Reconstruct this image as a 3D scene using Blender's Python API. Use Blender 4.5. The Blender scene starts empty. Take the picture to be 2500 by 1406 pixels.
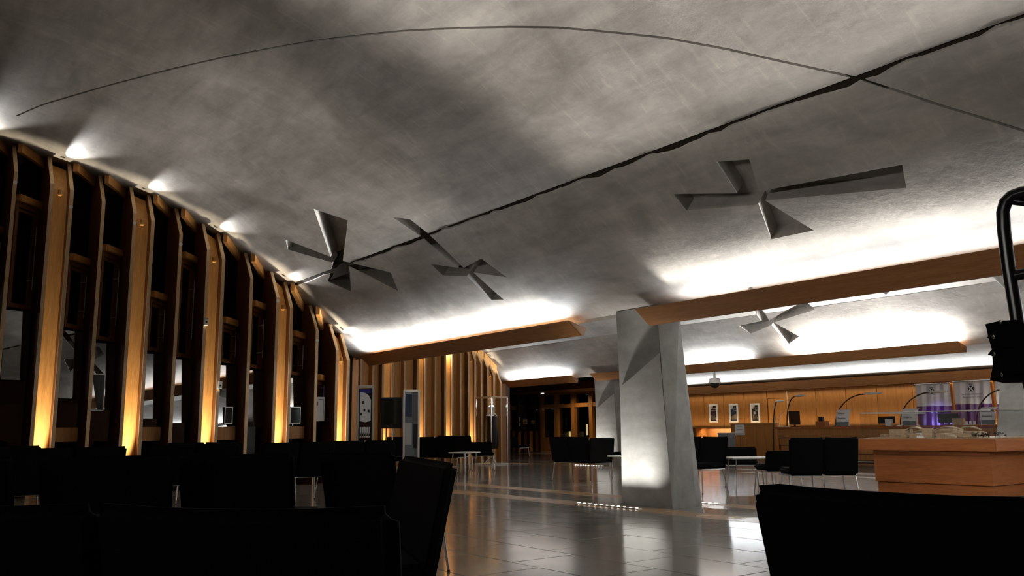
import bpy, bmesh, math, random
import numpy as np
from mathutils import Vector, Matrix
from mathutils.geometry import tessellate_polygon
S = bpy.context.scene; COL = S.collection
random.seed(7)
# ------------------------------------------------------------------ camera
# world: X runs across the vaults (towards the reception), Y runs along them (towards the window wall)
F = 2088.0; HZ = 1050.0; ROLL = -0.0104; VP = -305.0
PIT = math.atan((HZ - 703) / F); CP, SP = math.cos(PIT), math.sin(PIT)
TH = math.atan((1250 - VP) / F * CP); CT, ST = math.cos(TH), math.sin(TH)
EYE = Vector((0, 0, 1.0))
R0 = Vector((CT, -ST, 0)); F0 = Vector((ST * CP, CT * CP, SP)); U0 = Vector((-ST * SP, -CT * SP, CP))
cr, sr = math.cos(ROLL), math.sin(ROLL)
RX = cr * R0 + sr * U0; UY = -sr * R0 + cr * U0
cam_data = bpy.data.cameras.new('camera'); cam = bpy.data.objects.new('camera', cam_data); COL.objects.link(cam)
cam.matrix_world = Matrix(((RX.x, UY.x, -F0.x, EYE.x), (RX.y, UY.y, -F0.y, EYE.y), (RX.z, UY.z, -F0.z, EYE.z), (0, 0, 0, 1)))
cam_data.sensor_width = 36; cam_data.lens = 36 * F / 2500; cam_data.clip_start = .05; cam_data.clip_end = 200
S.camera = cam
# ------------------------------------------------------------------ world, exposure
wd = bpy.data.worlds.new('night'); S.world = wd; wd.use_nodes = True
wd.node_tree.nodes['Background'].inputs[0].default_value = (.25, .3, .4, 1)
wd.node_tree.nodes['Background'].inputs[1].default_value = 0.004
S.view_settings.view_transform = 'Standard'; S.view_settings.look = 'None'
S.view_settings.exposure = 0.25; S.view_settings.gamma = 1.0; S.view_settings.use_curve_mapping = False
# ------------------------------------------------------------------ survey helpers
def ray(u, v):
    return (RX * ((u - 1250) / F) + UY * ((703 - v) / F) + F0)
def onY(u, v, y): r = ray(u, v); return EYE + r * (y / r.y)      # point of a sight line on a plane Y = y
def onX(u, v, x): r = ray(u, v); return EYE + r * (x / r.x)
def onZ(u, v, z=0.): r = ray(u, v); return EYE + r * ((z - 1) / r.z)
def atD(u, v, d): r = ray(u, v); h = math.hypot(r.x, r.y); return EYE + r * (d / h)
# ------------------------------------------------------------------ lights
def basis(z, x):
    z = Vector(z).normalized(); x = Vector(x); x = (x - z * x.dot(z)).normalized(); y = z.cross(x)
    return Matrix((x, y, z)).transposed().to_4x4()
def area(loc, d, sx, sy, power, col=(1, 1, 1), xax=(0, 1, 0), spread=180):
    l = bpy.data.lights.new('strip_light', 'AREA'); l.shape = 'RECTANGLE'; l.size = sx; l.size_y = sy
    l.energy = power; l.color = col; l.spread = math.radians(spread)
    o = bpy.data.objects.new('strip_light', l); COL.objects.link(o)
    o.matrix_world = Matrix.Translation(loc) @ basis(-Vector(d), xax); return o
def spot(loc, d, power, ang, col=(1, 1, 1), blend=.5, r=.03):
    l = bpy.data.lights.new('spot_light', 'SPOT'); l.energy = power; l.color = col
    l.spot_size = math.radians(ang); l.spot_blend = blend; l.shadow_soft_size = r
    o = bpy.data.objects.new('spot_light', l); COL.objects.link(o)
    x = (1, 0, 0) if abs(Vector(d).normalized().x) < .9 else (0, 1, 0)
    o.matrix_world = Matrix.Translation(loc) @ basis(-Vector(d), x); return o
COOL = (.90, .96, 1.0); WHITE = (1, .97, .93); WARM = (1, .72, .42); NEUT = (1, .93, .86); COOL2 = (1, .96, .91); WARMISH = (1, .95, .88)
# uplight strips lying in the timber troughs along the springing lines, plus one added fill strip  (x, y0, y1, z, watts per metre, tilt)
for (x, y0, y1, z, wpm, tx, tz, spr, c) in [
        (8.12, 9.7, 16.3, 2.44, 32, -1.0, .5, 170, COOL), (8.12, -8.0, 7.4, 2.44, 12, -1.0, 1.0, 170, COOL),
        (16.36, 19.5, 22.4, 2.44, 26, -1.0, .80, 170, COOL), (16.36, 12.9, 15.2, 2.44, 32, -1.0, .80, 170, COOL),
        (16.36, 8.2, 11.4, 2.44, 190, -1.0, .95, 170, WHITE), (16.36, -6.0, 6.0, 2.44, 40, -1.0, .80, 170, COOL),
        (24.60, 9.0, 23.5, 2.50, 12, -1.0, .80, 170, COOL),
        (-7.9, -8.0, 11.0, 2.62, 4, 1.0, .10, 55, WARMISH),  # added fill strip, unseen behind the camera, aimed to brighten the vault
        (8.16, -8.0, 7.4, 2.51, 13, -1.0, .65, 24, WARMISH), (8.16, 9.7, 16.3, 2.51, 4.4, -1.0, .72, 26, WARMISH), (8.38, -8.0, 7.2, 2.56, 30, .6, 1.0, 150, COOL), (8.38, 9.7, 16.3, 2.56, 30, .6, 1.0, 150, COOL)]:
    area((x, (y0 + y1) / 2, z), (tx, 0, tz), y1 - y0, .05, wpm * (y1 - y0), c, spread=spr)
# ------------------------------------------------------------------ materials
def nt(name):
    m = bpy.data.materials.new(name); m.use_nodes = True; n = m.node_tree; b = n.nodes['Principled BSDF']; return m, n, b
def plain(name, col, rough=.5, metal=0, spec=.5, emit=None, es=0):
    m, n, b = nt(name); b.inputs['Base Color'].default_value = (*col, 1); b.inputs['Roughness'].default_value = rough
    b.inputs['Metallic'].default_value = metal; b.inputs['Specular IOR Level'].default_value = spec
    if emit: b.inputs['Emission Color'].default_value = (*emit, 1); b.inputs['Emission Strength'].default_value = es
    return m
def ramp(n, fac, stops):
    r = n.nodes.new('ShaderNodeValToRGB'); n.links.new(fac, r.inputs[0]); e = r.color_ramp.elements
    while len(e) < len(stops): e.new(.5)
    for i, (p, c) in enumerate(stops): e[i].position = p; e[i].color = (*c, 1)
    return r.outputs[0]
def coords(n, scale=(1, 1, 1), rot=(0, 0, 0), kind='Object'):
    t = n.nodes.new('ShaderNodeTexCoord'); mp = n.nodes.new('ShaderNodeMapping'); n.links.new(t.outputs[kind], mp.inputs[0])
    mp.inputs['Scale'].default_value = scale; mp.inputs['Rotation'].default_value = rot; return mp.outputs[0]
def noise(n, vec, sc, det=4, rough=.55, dist=0):
    x = n.nodes.new('ShaderNodeTexNoise'); n.links.new(vec, x.inputs['Vector']); x.inputs['Scale'].default_value = sc
    x.inputs['Detail'].default_value = det; x.inputs['Roughness'].default_value = rough; x.inputs['Distortion'].default_value = dist
    return x.outputs['Fac']
def bump(n, b, h, st, dist=.01):
    x = n.nodes.new('ShaderNodeBump'); x.inputs['Strength'].default_value = st; x.inputs['Distance'].default_value = dist
    n.links.new(h, x.inputs['Height']); n.links.new(x.outputs[0], b.inputs['Normal'])
def mixc(n, a, b_, fac, mode='MULTIPLY'):
    x = n.nodes.new('ShaderNodeMix'); x.data_type = 'RGBA'; x.blend_type = mode
    if isinstance(fac, float): x.inputs[0].default_value = fac
    else: n.links.new(fac, x.inputs[0])
    n.links.new(a, x.inputs[6]); n.links.new(b_, x.inputs[7]); return x.outputs[2]
def concrete(name, lo, hi, streak=True):
    m, n, b = nt(name)
    v = coords(n); c1 = ramp(n, noise(n, v, .55, 6, .62, .6), [(.3, lo), (.72, hi)])
    vs = coords(n, (1.6, .35, 1.0), (0, 0, .5)); c2 = ramp(n, noise(n, vs, 2.6, 7, .65, .3), [(.28, (.66, .66, .66)), (.75, (1.12, 1.12, 1.12))])
    c = mixc(n, c1, c2, 1.0)
    if streak:
        v3 = coords(n, (.5, 7, 2), (0, 0, .55)); c3 = ramp(n, noise(n, v3, 2.2, 3, .5), [(.60, (1, 1, 1)), (.72, (1.16, 1.15, 1.12))]); c = mixc(n, c, c3, 1.0)
    v4 = coords(n); c4 = ramp(n, noise(n, v4, 9, 5, .7), [(.3, (.93, .93, .93)), (.7, (1.05, 1.05, 1.05))]); c = mixc(n, c, c4, 1.0)
    n.links.new(c, b.inputs['Base Color']); b.inputs['Roughness'].default_value = .62; b.inputs['Specular IOR Level'].default_value = .35
    bump(n, b, noise(n, v4, 14, 6, .7), .12, .02); return m
def wood(name, lo, hi, scale=(14, 14, .8), rough=.42, spec=.4):
    m, n, b = nt(name); v = coords(n, scale)
    c1 = ramp(n, noise(n, v, 1.6, 6, .62, .35), [(.3, lo), (.7, hi)])
    v2 = coords(n, tuple(s * 4 for s in scale)); c2 = ramp(n, noise(n, v2, 2.2, 3, .5), [(.35, (.84, .84, .84)), (.65, (1.08, 1.08, 1.08))])
    n.links.new(mixc(n, c1, c2, 1.0), b.inputs['Base Color']); b.inputs['Roughness'].default_value = rough
    b.inputs['Specular IOR Level'].default_value = spec; return m
def stone(name, lo, hi, rough=.13):
    m, n, b = nt(name); v = coords(n, kind='Object')
    oi = n.nodes.new('ShaderNodeObjectInfo')
    c1 = ramp(n, noise(n, v, 1.1, 6, .65, .8), [(.28, lo), (.72, hi)])
    c2 = ramp(n, oi.outputs['Random'], [(0, (.86, .86, .86)), (1, (1.08, 1.08, 1.08))])
    n.links.new(mixc(n, c1, c2, 1.0), b.inputs['Base Color'])
    r = n.nodes.new('ShaderNodeMapRange'); n.links.new(noise(n, v, 2.4, 4), r.inputs[0]); r.inputs[3].default_value = rough * .6; r.inputs[4].default_value = rough * 1.5
    n.links.new(r.outputs[0], b.inputs['Roughness']); b.inputs['Specular IOR Level'].default_value = .62
    bump(n, b, noise(n, v, 1.5, 2, .4), .035, .02); return m
M = dict(
    conc=concrete('board_marked_concrete', (.27, .248, .222), (.55, .518, .478)),
    pillar=concrete('smooth_concrete', (.24, .235, .215), (.40, .39, .37), False),
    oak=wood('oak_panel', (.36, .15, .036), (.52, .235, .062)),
    oak_lit=wood('oak_painted_lit', (.50, .235, .062), (.68, .34, .10)),  # lighter copy of the oak, with lamplight put into its colour
    oak_dark=wood('oak_dark_shaded', (.10, .034, .010), (.16, .055, .016)),  # darker copy of the oak; shade of deep sides put into its colour
    oak_h=wood('oak_beam_horizontal', (.27, .115, .038), (.38, .175, .062), (14, .8, 14)),
    ply=wood('ply_edge', (.58, .40, .22), (.72, .50, .30), (6, 6, 1)),
    maple=wood('maple_panel', (.30, .125, .033), (.42, .185, .052), (1, 9, .7)),
    cherry=wood('cherry_plinth', (.29, .085, .018), (.40, .125, .028), (1, .8, 12)),
    stone=stone('grey_stone', (.17, .155, .135), (.27, .25, .22)),
    band=stone('sandstone_band', (.34, .20, .10), (.46, .29, .16), .2),
    grout=plain('grout', (.05, .045, .04), .8),
    black=plain('black_wool', (.002, .002, .0022), .9, spec=.08),
    blackp=plain('black_plastic', (.012, .012, .012), .45, spec=.3),
    tubeb=plain('black_gloss_tube', (.008, .008, .009), .25, spec=.5),
    chrome=plain('chrome', (.62, .60, .58), .22, 1),
    steel=plain('brushed_steel', (.5, .48, .45), .4, .8),
    white=plain('white_paint', (.75, .74, .72), .5),
    paper=plain('white_paper', (.72, .72, .72), .6),
    grey=plain('grey_plastic', (.16, .17, .19), .5),
    dark=plain('dark_void', (.01, .008, .006), .8, spec=.1),
    brownd=plain('dark_brown_lacquer', (.035, .016, .008), .3, spec=.4),
    navy=plain('poster_navy', (.02, .03, .07), .5), maroon=plain('poster_maroon', (.04, .012, .018), .5),
    olive=plain('poster_brown', (.022, .016, .010), .5), ink=plain('black_ink', (.01, .01, .012), .6),
    bluep=plain('blue_print', (.03, .03, .25), .5), txt=plain('pale_print', (.55, .52, .52), .6), silver=plain('silver_frame', (.55, .52, .47), .45, .25), dimtxt=plain('grey_print', (.12, .12, .12), .6),
    screen=plain('dark_screen', (.012, .016, .014), .12, spec=.6),
    card=wood('model_card', (.38, .26, .15), (.48, .34, .21), (3, 3, 3)),
    lamp=plain('lamp_emitter', (1, 1, 1), .5, emit=(1, .97, .9), es=14),
    warmlamp=plain('warm_emitter', (1, 1, 1), .5, emit=(1, .78, .3), es=2.2),
    satin=plain('white_satin', (.66, .63, .64), .32, spec=.6), purple=plain('purple_satin', (.10, .018, .12), .3, spec=.6),
    leaf=plain('dark_leaf', (.03, .022, .012), .7),
)
def glass(name, tint, base=.05, rough=.01):
    m = bpy.data.materials.new(name); m.use_nodes = True; n = m.node_tree; n.nodes.clear()
    o = n.nodes.new('ShaderNodeOutputMaterial'); mx = n.nodes.new('ShaderNodeMixShader'); t = n.nodes.new('ShaderNodeBsdfTransparent')
    g = n.nodes.new('ShaderNodeBsdfGlossy'); g.inputs['Roughness'].default_value = rough; t.inputs[0].default_value = (*tint, 1)
    lw = n.nodes.new('ShaderNodeLayerWeight'); p = n.nodes.new('ShaderNodeMath'); p.operation = 'POWER'; p.inputs[1].default_value = 4.5; n.links.new(lw.outputs['Facing'], p.inputs[0])
    ml = n.nodes.new('ShaderNodeMath'); ml.operation = 'MULTIPLY_ADD'; ml.inputs[1].default_value = 1 - base; ml.inputs[2].default_value = base; ml.use_clamp = True
    n.links.new(p.outputs[0], ml.inputs[0]); n.links.new(ml.outputs[0], mx.inputs[0]); n.links.new(t.outputs[0], mx.inputs[1]); n.links.new(g.outputs[0], mx.inputs[2]); n.links.new(mx.outputs[0], o.inputs[0])
    return m
M['pane'] = glass('window_glass', (.5, .5, .5), .08)
M['guard'] = glass('guard_glass', (.25, .25, .25), .38)
M['clear'] = glass('display_glass', (.94, .95, .95), .045)
# ------------------------------------------------------------------ mesh helpers
def rotz(a): return Matrix.Rotation(a, 4, 'Z')
class MB:
    def __init__(s): s.v = []; s.f = []
    def add(s, vs, fs, mtx=None):
        k = len(s.v); s.v += [tuple(mtx @ Vector(p)) if mtx else tuple(p) for p in vs]; s.f += [tuple(i + k for i in q) for q in fs]; return s
    def box(s, c, d, mtx=None):
        x, y, z = c; a, b, e = [q / 2 for q in d]
        vs = [(x + i * a, y + j * b, z + k * e) for i in (-1, 1) for j in (-1, 1) for k in (-1, 1)]
        return s.add(vs, [(0, 1, 3, 2), (4, 6, 7, 5), (0, 4, 5, 1), (2, 3, 7, 6), (0, 2, 6, 4), (1, 5, 7, 3)], mtx)
    def rbox(s, c, d, r=.01, seg=2, mtx=None, fn=None, cuts=0):
        bm = bmesh.new(); bmesh.ops.create_cube(bm, size=1)
        for v in bm.verts: v.co = Vector((v.co.x * d[0], v.co.y * d[1], v.co.z * d[2]))
        if cuts: bmesh.ops.subdivide_edges(bm, edges=[e for e in bm.edges if abs((e.verts[0].co - e.verts[1].co).x) > d[0] * .5], cuts=cuts, use_grid_fill=True)
        es = [e for e in bm.edges if len(e.link_faces) == 2 and e.calc_face_angle(0) > .5]
        bmesh.ops.bevel(bm, geom=es, offset=r, segments=seg, affect='EDGES', clamp_overlap=True)
        bm.verts.index_update(); vs = []
        for v in bm.verts:
            p = v.co.copy()
            if fn: p = Vector(fn(p))
            vs.append(p + Vector(c))
        fs = [tuple(v.index for v in f.verts) for f in bm.faces]; bm.free()
        return s.add(vs, fs, mtx)
    def prism(s, poly, h, fr):          # poly in 2-D, fr(p2, t) -> 3-D point, t in (0,h)
        n = len(poly); vs = [fr(p, 0) for p in poly] + [fr(p, h) for p in poly]
        tri = tessellate_polygon([[Vector((p[0], p[1], 0)) for p in poly]])
        fs = [tuple(t) for t in tri] + [tuple(i + n for i in reversed(t)) for t in tri] + [(i, (i + 1) % n, (i + 1) % n + n, i + n) for i in range(n)]
        return s.add(vs, fs)
    def tube(s, pts, r, seg=10, cap=True):
        pts = [Vector(p) for p in pts]; n = len(pts); rs = r if isinstance(r, (list, tuple)) else [r] * n; base = len(s.v); up = None
        for i, p in enumerate(pts):
            d = (pts[min(i + 1, n - 1)] - pts[max(i - 1, 0)]).normalized()
            if up is None: up = Vector((0, 0, 1)) if abs(d.z) < .9 else Vector((1, 0, 0))
            x = (up - d * up.dot(d)).normalized(); up = x; y = d.cross(x)
            for k in range(seg): a = 2 * math.pi * k / seg; s.v.append(tuple(p + (x * math.cos(a) + y * math.sin(a)) * rs[i]))
        for i in range(n - 1):
            for k in range(seg): k2 = (k + 1) % seg; s.f.append((base + i * seg + k, base + i * seg + k2, base + (i + 1) * seg + k2, base + (i + 1) * seg + k))
        if cap: s.f.append(tuple(base + k for k in reversed(range(seg)))); s.f.append(tuple(base + (n - 1) * seg + k for k in range(seg)))
        return s
    def lathe(s, prof, seg=20, c=(0, 0, 0), mtx=None):
        vs = []; fs = []; n = len(prof)
        for (r, z) in prof:
            for k in range(seg): a = 2 * math.pi * k / seg; vs.append((c[0] + r * math.cos(a), c[1] + r * math.sin(a), c[2] + z))
        for i in range(n - 1):
            for k in range(seg): k2 = (k + 1) % seg; fs.append((i * seg + k, i * seg + k2, (i + 1) * seg + k2, (i + 1) * seg + k))
        fs.append(tuple(reversed(range(seg)))); fs.append(tuple((n - 1) * seg + k for k in range(seg)))
        return s.add(vs, fs, mtx)
    def build(s, name, mat, parent=None, smooth=None):
        me = bpy.data.meshes.new(name); me.from_pydata(s.v, [], s.f); me.update()
        bm = bmesh.new(); bm.from_mesh(me); bmesh.ops.recalc_face_normals(bm, faces=bm.faces[:]); bm.to_mesh(me); bm.free()
        for x in (mat if isinstance(mat, list) else [mat]): me.materials.append(x)
        if smooth: me.polygons.foreach_set('use_smooth', [True] * len(me.polygons)); me.set_sharp_from_angle(angle=math.radians(smooth))
        o = bpy.data.objects.new(name, me); COL.objects.link(o)
        if parent: o.parent = parent
        return o
def sheet_of_glass(c, d):
    """single pane surface across the two larger of the three sizes"""
    k = min(range(3), key=lambda q: d[q]); a, b = [q for q in range(3) if q != k]; m = MB()
    for sa, sb in ((-1, -1), (1, -1), (1, 1), (-1, 1)): p = list(c); p[a] += sa * d[a] / 2; p[b] += sb * d[b] / 2; m.v.append(tuple(p))
    m.f = [(0, 1, 2, 3)]; return m
def thing(name, label=None, cat=None, loc=(0, 0, 0), rz=0, group=None, kind=None):
    o = bpy.data.objects.new(name, None); COL.objects.link(o); o.location = loc; o.rotation_euler = (0, 0, rz); o.empty_display_size = .1
    return tag(o, label, cat, group, kind)
def tag(o, label=None, cat=None, group=None, kind=None):
    if label: o['label'] = label
    if cat: o['category'] = cat
    if group: o['group'] = group
    if kind: o['kind'] = kind
    return o
def copy_tree(o, loc, rz=0, label=None):
    r = o.copy(); COL.objects.link(r); r.location = loc; r.rotation_euler = (0, 0, rz)
    if label: r['label'] = label
    kids = {}
    for c in [x for x in bpy.data.objects if x.parent == o]: kids[c] = [x for x in bpy.data.objects if x.parent == c]
    for c, g in kids.items():
        k = c.copy(); COL.objects.link(k); k.parent = r
        for h in g: q = h.copy(); COL.objects.link(q); q.parent = k
    return r
def text(name, body, size, mtx, mat, parent, align='LEFT', ext=.0008):
    cu = bpy.data.curves.new(name, 'FONT'); cu.body = body; cu.size = size; cu.extrude = ext; cu.align_x = align; cu.resolution_u = 2
    t = bpy.data.objects.new(name, cu); COL.objects.link(t); bpy.context.view_layer.update()
    me = bpy.data.meshes.new_from_object(t.evaluated_get(bpy.context.evaluated_depsgraph_get())); bpy.data.objects.remove(t)
    me.transform(mtx); me.materials.clear(); me.materials.append(mat)
    o = bpy.data.objects.new(name, me); COL.objects.link(o); o.parent = parent; return o
# ------------------------------------------------------------------ ceiling: three ribbed vaults
Y1, Y2, Y3 = 16.6, 22.7, 31.6          # window wall of bay one, two and three
V1 = [(-8.4, 2.75), (-7.7, 3.05), (-7.2, 3.35), (-6.4, 3.92), (-5.7, 4.35), (-4.9, 4.8), (-3.6, 5.36), (-2.1, 5.74), (0, 5.98), (1.27, 5.9), (2.1, 5.74), (2.86, 5.56), (3.6, 5.36), (4.3, 5.1), (4.92, 4.8), (5.7, 4.35), (6.4, 3.92)]
V1b = [(6.4, 3.92), (6.8, 3.60), (7.2, 3.27), (7.65, 2.93), (8.0, 2.73), (8.3, 2.60)]
V2 = [(8.3, 2.55), (8.7, 3.1), (9.4, 3.8), (10.4, 4.35), (11.6, 4.62), (12.8, 4.55), (14.0, 4.15), (15.3, 3.44)]
V2b = [(15.3, 3.44), (15.9, 2.93), (16.25, 2.68), (16.56, 2.505)]
V3 = [(16.56, 2.505), (16.9, 3.1), (17.6, 3.8), (18.6, 4.3), (19.8, 4.55), (21.0, 4.5), (22.2, 4.15), (23.5, 3.44)]
V3b = [(23.5, 3.44), (24.1, 2.98), (24.5, 2.74), (24.9, 2.5)]
def catmull(P, n=5):
    out = []
    for i in range(len(P) - 1):
        p0 = P[max(i - 1, 0)]; p1 = P[i]; p2 = P[i + 1]; p3 = P[min(i + 2, len(P) - 1)]
        for k in range(n):
            t = k / n
            out.append(tuple(.5 * (2 * p1[j] + (p2[j] - p0[j]) * t + (2 * p0[j] - 5 * p1[j] + 4 * p2[j] - p3[j]) * t * t + (3 * p1[j] - p0[j] - 3 * p2[j] + p3[j]) * t ** 3) for j in (0, 1)))
    out.append(P[-1]); return out
LIP = 0.0
def profz(x, parts):
    for P, drop in parts:
        if P[0][0] <= x <= P[-1][0]:
            return float(np.interp(x, [p[0] for p in P], [p[1] for p in P])) - drop
    return 99
cV1, cV1b, cV2, cV2b, cV3, cV3b = [catmull(p) for p in (V1, V1b, V2, V2b, V3, V3b)]
def surf(u, v, vault=1):
    parts = [(cV1, 0), (cV1b, LIP)] if vault == 1 else [(cV2, 0), (cV2b, LIP)]
    x0, x1 = (0.0, 8.3) if vault == 1 else (12.0, 16.55)
    r = ray(u, v); t = max(x0 / r.x, .2); 
    while t * r.x < x1:
        if 1 + r.z * t >= profz(r.x * t, parts): break
        t += .01
    P = EYE + r * t; h = .05
    dz = (profz(min(P.x + h, x1 - .01), parts) - profz(P.x - h, parts)) / (2 * h) if abs(P.x - 6.4) > .1 else -.75
    nrm = Vector((-dz, 0, 1)).normalized()       # points up into the slab
    return P, nrm
def slab(name, P, y0, y1, drop=0, jag=0, th=.52, ny=None, seed=1, parent=None):
    rnd = random.Random(seed); ny = ny or 2; ys = [y0 + (y1 - y0) * i / (ny - 1) for i in range(ny)]
    n = len(P); vs = []; nr = []
    for i in range(n):
        a = P[max(i - 1, 0)]; b = P[min(i + 1, n - 1)]; d = Vector((b[0] - a[0], b[1] - a[1])).normalized(); nr.append((-d.y, d.x))
    jg = []; w = 0
    for y in ys: w = .72 * w + rnd.uniform(-1, 1) * jag * .6; jg.append(w * 1.3 + rnd.uniform(-1, 1) * jag * .5)
    for low in (0, 1):
        for i, (x, z) in enumerate(P):
            for j, y in enumerate(ys):
                dx = jg[j] * (1 if i == 0 else 0)
                if low == 0: vs.append((x + dx, y, z - drop - dx * .6))
                else: vs.append((x, y, z + th))
    id_ = lambda l, i, j: (l * n + i) * ny + j
    fs = []
    for i in range(n - 1):
        for j in range(ny - 1):
            fs.append((id_(0, i, j), id_(0, i, j + 1), id_(0, i + 1, j + 1), id_(0, i + 1, j))); fs.append((id_(1, i, j), id_(1, i + 1, j), id_(1, i + 1, j + 1), id_(1, i, j + 1)))
        for j in (0, ny - 1):
            q = (id_(0, i, j), id_(0, i + 1, j), id_(1, i + 1, j), id_(1, i, j)); fs.append(q if j == 0 else q[::-1])
    for j in range(ny - 1):
        for i in (0, n - 1):
            q = (id_(0, i, j), id_(1, i, j), id_(1, i, j + 1), id_(0, i, j + 1)); fs.append(q if i == 0 else q[::-1])
    m = MB(); m.v = vs; m.f = fs; return m.build(name, M['conc'], parent)
ceil = thing('ceiling', kind='structure')
YB = -9.0
s1 = slab('vault_slab', cV1, YB, Y1 + .6, parent=ceil); cV1c = [(cV1b[0][0] + .045, cV1b[0][1] - .039)] + cV1b[2:]
cV2c = [(cV2b[0][0] + .014, cV2b[0][1] - .012)] + cV2b[1:]
s1b = slab('vault_slab', cV1c, YB, Y1 + .6, LIP, .017, ny=190, parent=ceil)
s2 = slab('vault_slab', cV2, YB, Y2 + .6, parent=ceil); s2b = slab('vault_slab', cV2c, YB, Y2 + .6, LIP * .6, .012, ny=120, seed=3, parent=ceil)
s3 = slab('vault_slab', cV3, YB, Y3 + .2, parent=ceil); s3b = slab('vault_slab', cV3b, YB, 24.2, LIP * .6, .01, ny=60, seed=5, parent=ceil)
def cut(objs, cutters):
    dg = bpy.context.evaluated_depsgraph_get()
    for o in objs:
        mods = []
        for c in cutters:
            md = o.modifiers.new('cut', 'BOOLEAN'); md.object = c; md.operation = 'DIFFERENCE'; md.solver = 'EXACT'
        dg.update(); me = bpy.data.meshes.new_from_object(o.evaluated_get(dg)); o.modifiers.clear(); o.data = me
    for c in cutters: bpy.data.objects.remove(c)
def cutter(px, vault, depth=.24):
    rs = [surf(u, v, vault) for u, v in px]; nm = sum((r[1] for r in rs), Vector()).normalized()
    pts = [r[0] for r in rs]; n = len(pts)
    # densify the outline so the recess follows the curve of the vault
    c = sum(pts, Vector()) / n; ex = Vector((0, 1, 0)); ey = nm.cross(ex).normalized()
    p2 = [Vector(((p - c).dot(ex), (p - c).dot(ey), 0)) for p in pts]; tri = tessellate_polygon([p2])
    vs = [p - nm * .35 for p in pts] + [p + nm * depth for p in pts]
    fs = [tuple(t) for t in tri] + [tuple(i + n for i in reversed(t)) for t in tri] + [(i, (i + 1) % n, (i + 1) % n + n, i + n) for i in range(n)]
    m = MB(); m.v = [tuple(v) for v in vs]; m.f = fs; return m.build('cutter', M['conc'])
CR = [(1642, 473), (1800, 471), (1750, 394), (1830, 388), (1853, 467), (2203, 401), (2213, 458), (1868, 489), (1987, 562), (1884, 583), (1852, 496), (1846, 499), (1677, 513)]
CLf = [(697, 585), (807, 627), (766, 510), (849, 538), (837, 637), (954, 665), (972, 710), (853, 650), (857, 711), (801, 687), (812, 641), (703, 609)]
CM = [(958, 529), (1001, 535), (1132, 654), (1175, 631), (1238, 676), (1156, 665), (1230, 731), (1200, 732), (1140, 674), (1082, 672), (1050, 644), (1118, 654)]
CF = [(1822, 745), (1850, 742), (1878, 782), (1965, 733), (1989, 756), (1890, 787), (1951, 821), (1926, 839), (1884, 793), (1833, 814), (1805, 795), (1859, 783)]
CG = [(2118, 692), (2163, 719), (2197, 690), (2150, 655)]; CH = [(2385, 652), (2477, 728), (2530, 685), (2500, 640)]
def joint(pxs, w=.013, dep=.03, vault=1):
    rs = [surf(u, v, vault) for u, v in pxs]; vs = []; n = len(rs)
    for i, (P, N) in enumerate(rs):
        d = (rs[min(i + 1, n - 1)][0] - rs[max(i - 1, 0)][0]).normalized(); s = d.cross(N).normalized() * w
        vs += [P + s - N * .12, P - s - N * .12, P - s + N * dep, P + s + N * dep]
    fs = [(0, 1, 2, 3), tuple(4 * (n - 1) + k for k in (3, 2, 1, 0))]
    for i in range(n - 1):
        for k in range(4): fs.append((4 * i + k, 4 * i + (k + 1) % 4, 4 * i + 4 + (k + 1) % 4, 4 * i + 4 + k))
    m = MB(); m.v = [tuple(v) for v in vs]; m.f = fs; return m.build('cutter', M['conc'])
JP = [(40, 283), (100, 257), (250, 212), (425, 167), (550, 139), (750, 102), (975, 75), (1120, 68), (1250, 65), (1360, 67), (1465, 75), (1625, 92), (1770, 118), (1900, 147), (2000, 169), (2105, 193), (2200, 224), (2300, 258), (2400, 288), (2500, 318), (2640, 362)]
JS = []
for (a, b) in zip(JP[:-1], JP[1:]):
    JS += [a, ((a[0] + b[0]) / 2, (a[1] + b[1]) / 2)]
JS.append(JP[-1])
cut([s1, s1b], [cutter(CLf, 1), cutter(CM, 1), joint(JP)] )
cut([s1b], [cutter(CR, 1, .2)])
cut([s2, s2b], [cutter(CF, 2, .22), cutter(CG, 2, .22), cutter(CH, 2, .22)])
for o in (s1, s1b, s2, s2b, s3, s3b):
    o.data.polygons.foreach_set('use_smooth', [True] * len(o.data.polygons)); o.data.set_sharp_from_angle(angle=math.radians(20))
MB().prism([(6.385, 3.955), (6.56, 3.80), (6.60, 3.86), (6.42, 4.02)], Y1 + .5 - YB, lambda p, h: (p[0], YB + h, p[1])).build('fold_shade_strip', plain('painted_fold_shade', (.035, .027, .021), .9, spec=.1), ceil)  # dark strip set in the fold gap in place of its shadow
# ------------------------------------------------------------------ timber light troughs on the springing lines
def trough(x, y0, y1, label, z=2.36, mir=1, cat='trough light'):
    t = thing('light_trough', label, cat, (x, (y0 + y1) / 2, z)); L = y1 - y0
    pl = MB().prism([(-.27, .20), (-.29, .20), (-.05, 0), (0, 0), (0, .02), (-.04, .022)], L, lambda p, h: (p[0] * mir, h - L / 2, p[1])); pl.build('sloping_board', M['oak_h'], t)
    MB().prism([(0, 0), (.02, 0), (.05, .11), (.03, .11)], L, lambda p, h: (p[0] * mir, h - L / 2, p[1])).build('back_lip', M['oak_h'], t)
    for y in (-L / 2 - .02, L / 2): MB().prism([(-.28, .2), (-.03, 0), (.02, 0), (.05, .11)], .02, lambda p, h: (p[0] * mir, y + h, p[1])).build('end_board', M['oak_h'], t)
    MB().box((-.06 * mir, 0, .045), (.05, L - .1, .03)).build('lamp_channel', M['steel'], t)
    for k in range(max(1, int(L / 3))):
        y = -L / 2 + (k + .5) * L / max(1, int(L / 3)); hb_ = .17 if x > 10 else .25; MB().box((-.02 * mir, y, .015 + hb_ / 2), (.02, .05, hb_)).build('bracket', M['steel'], t)
    return t
trough(8.22, 9.45, 16.2, 'oak light trough along the vault, between window wall and near pillar')
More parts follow.
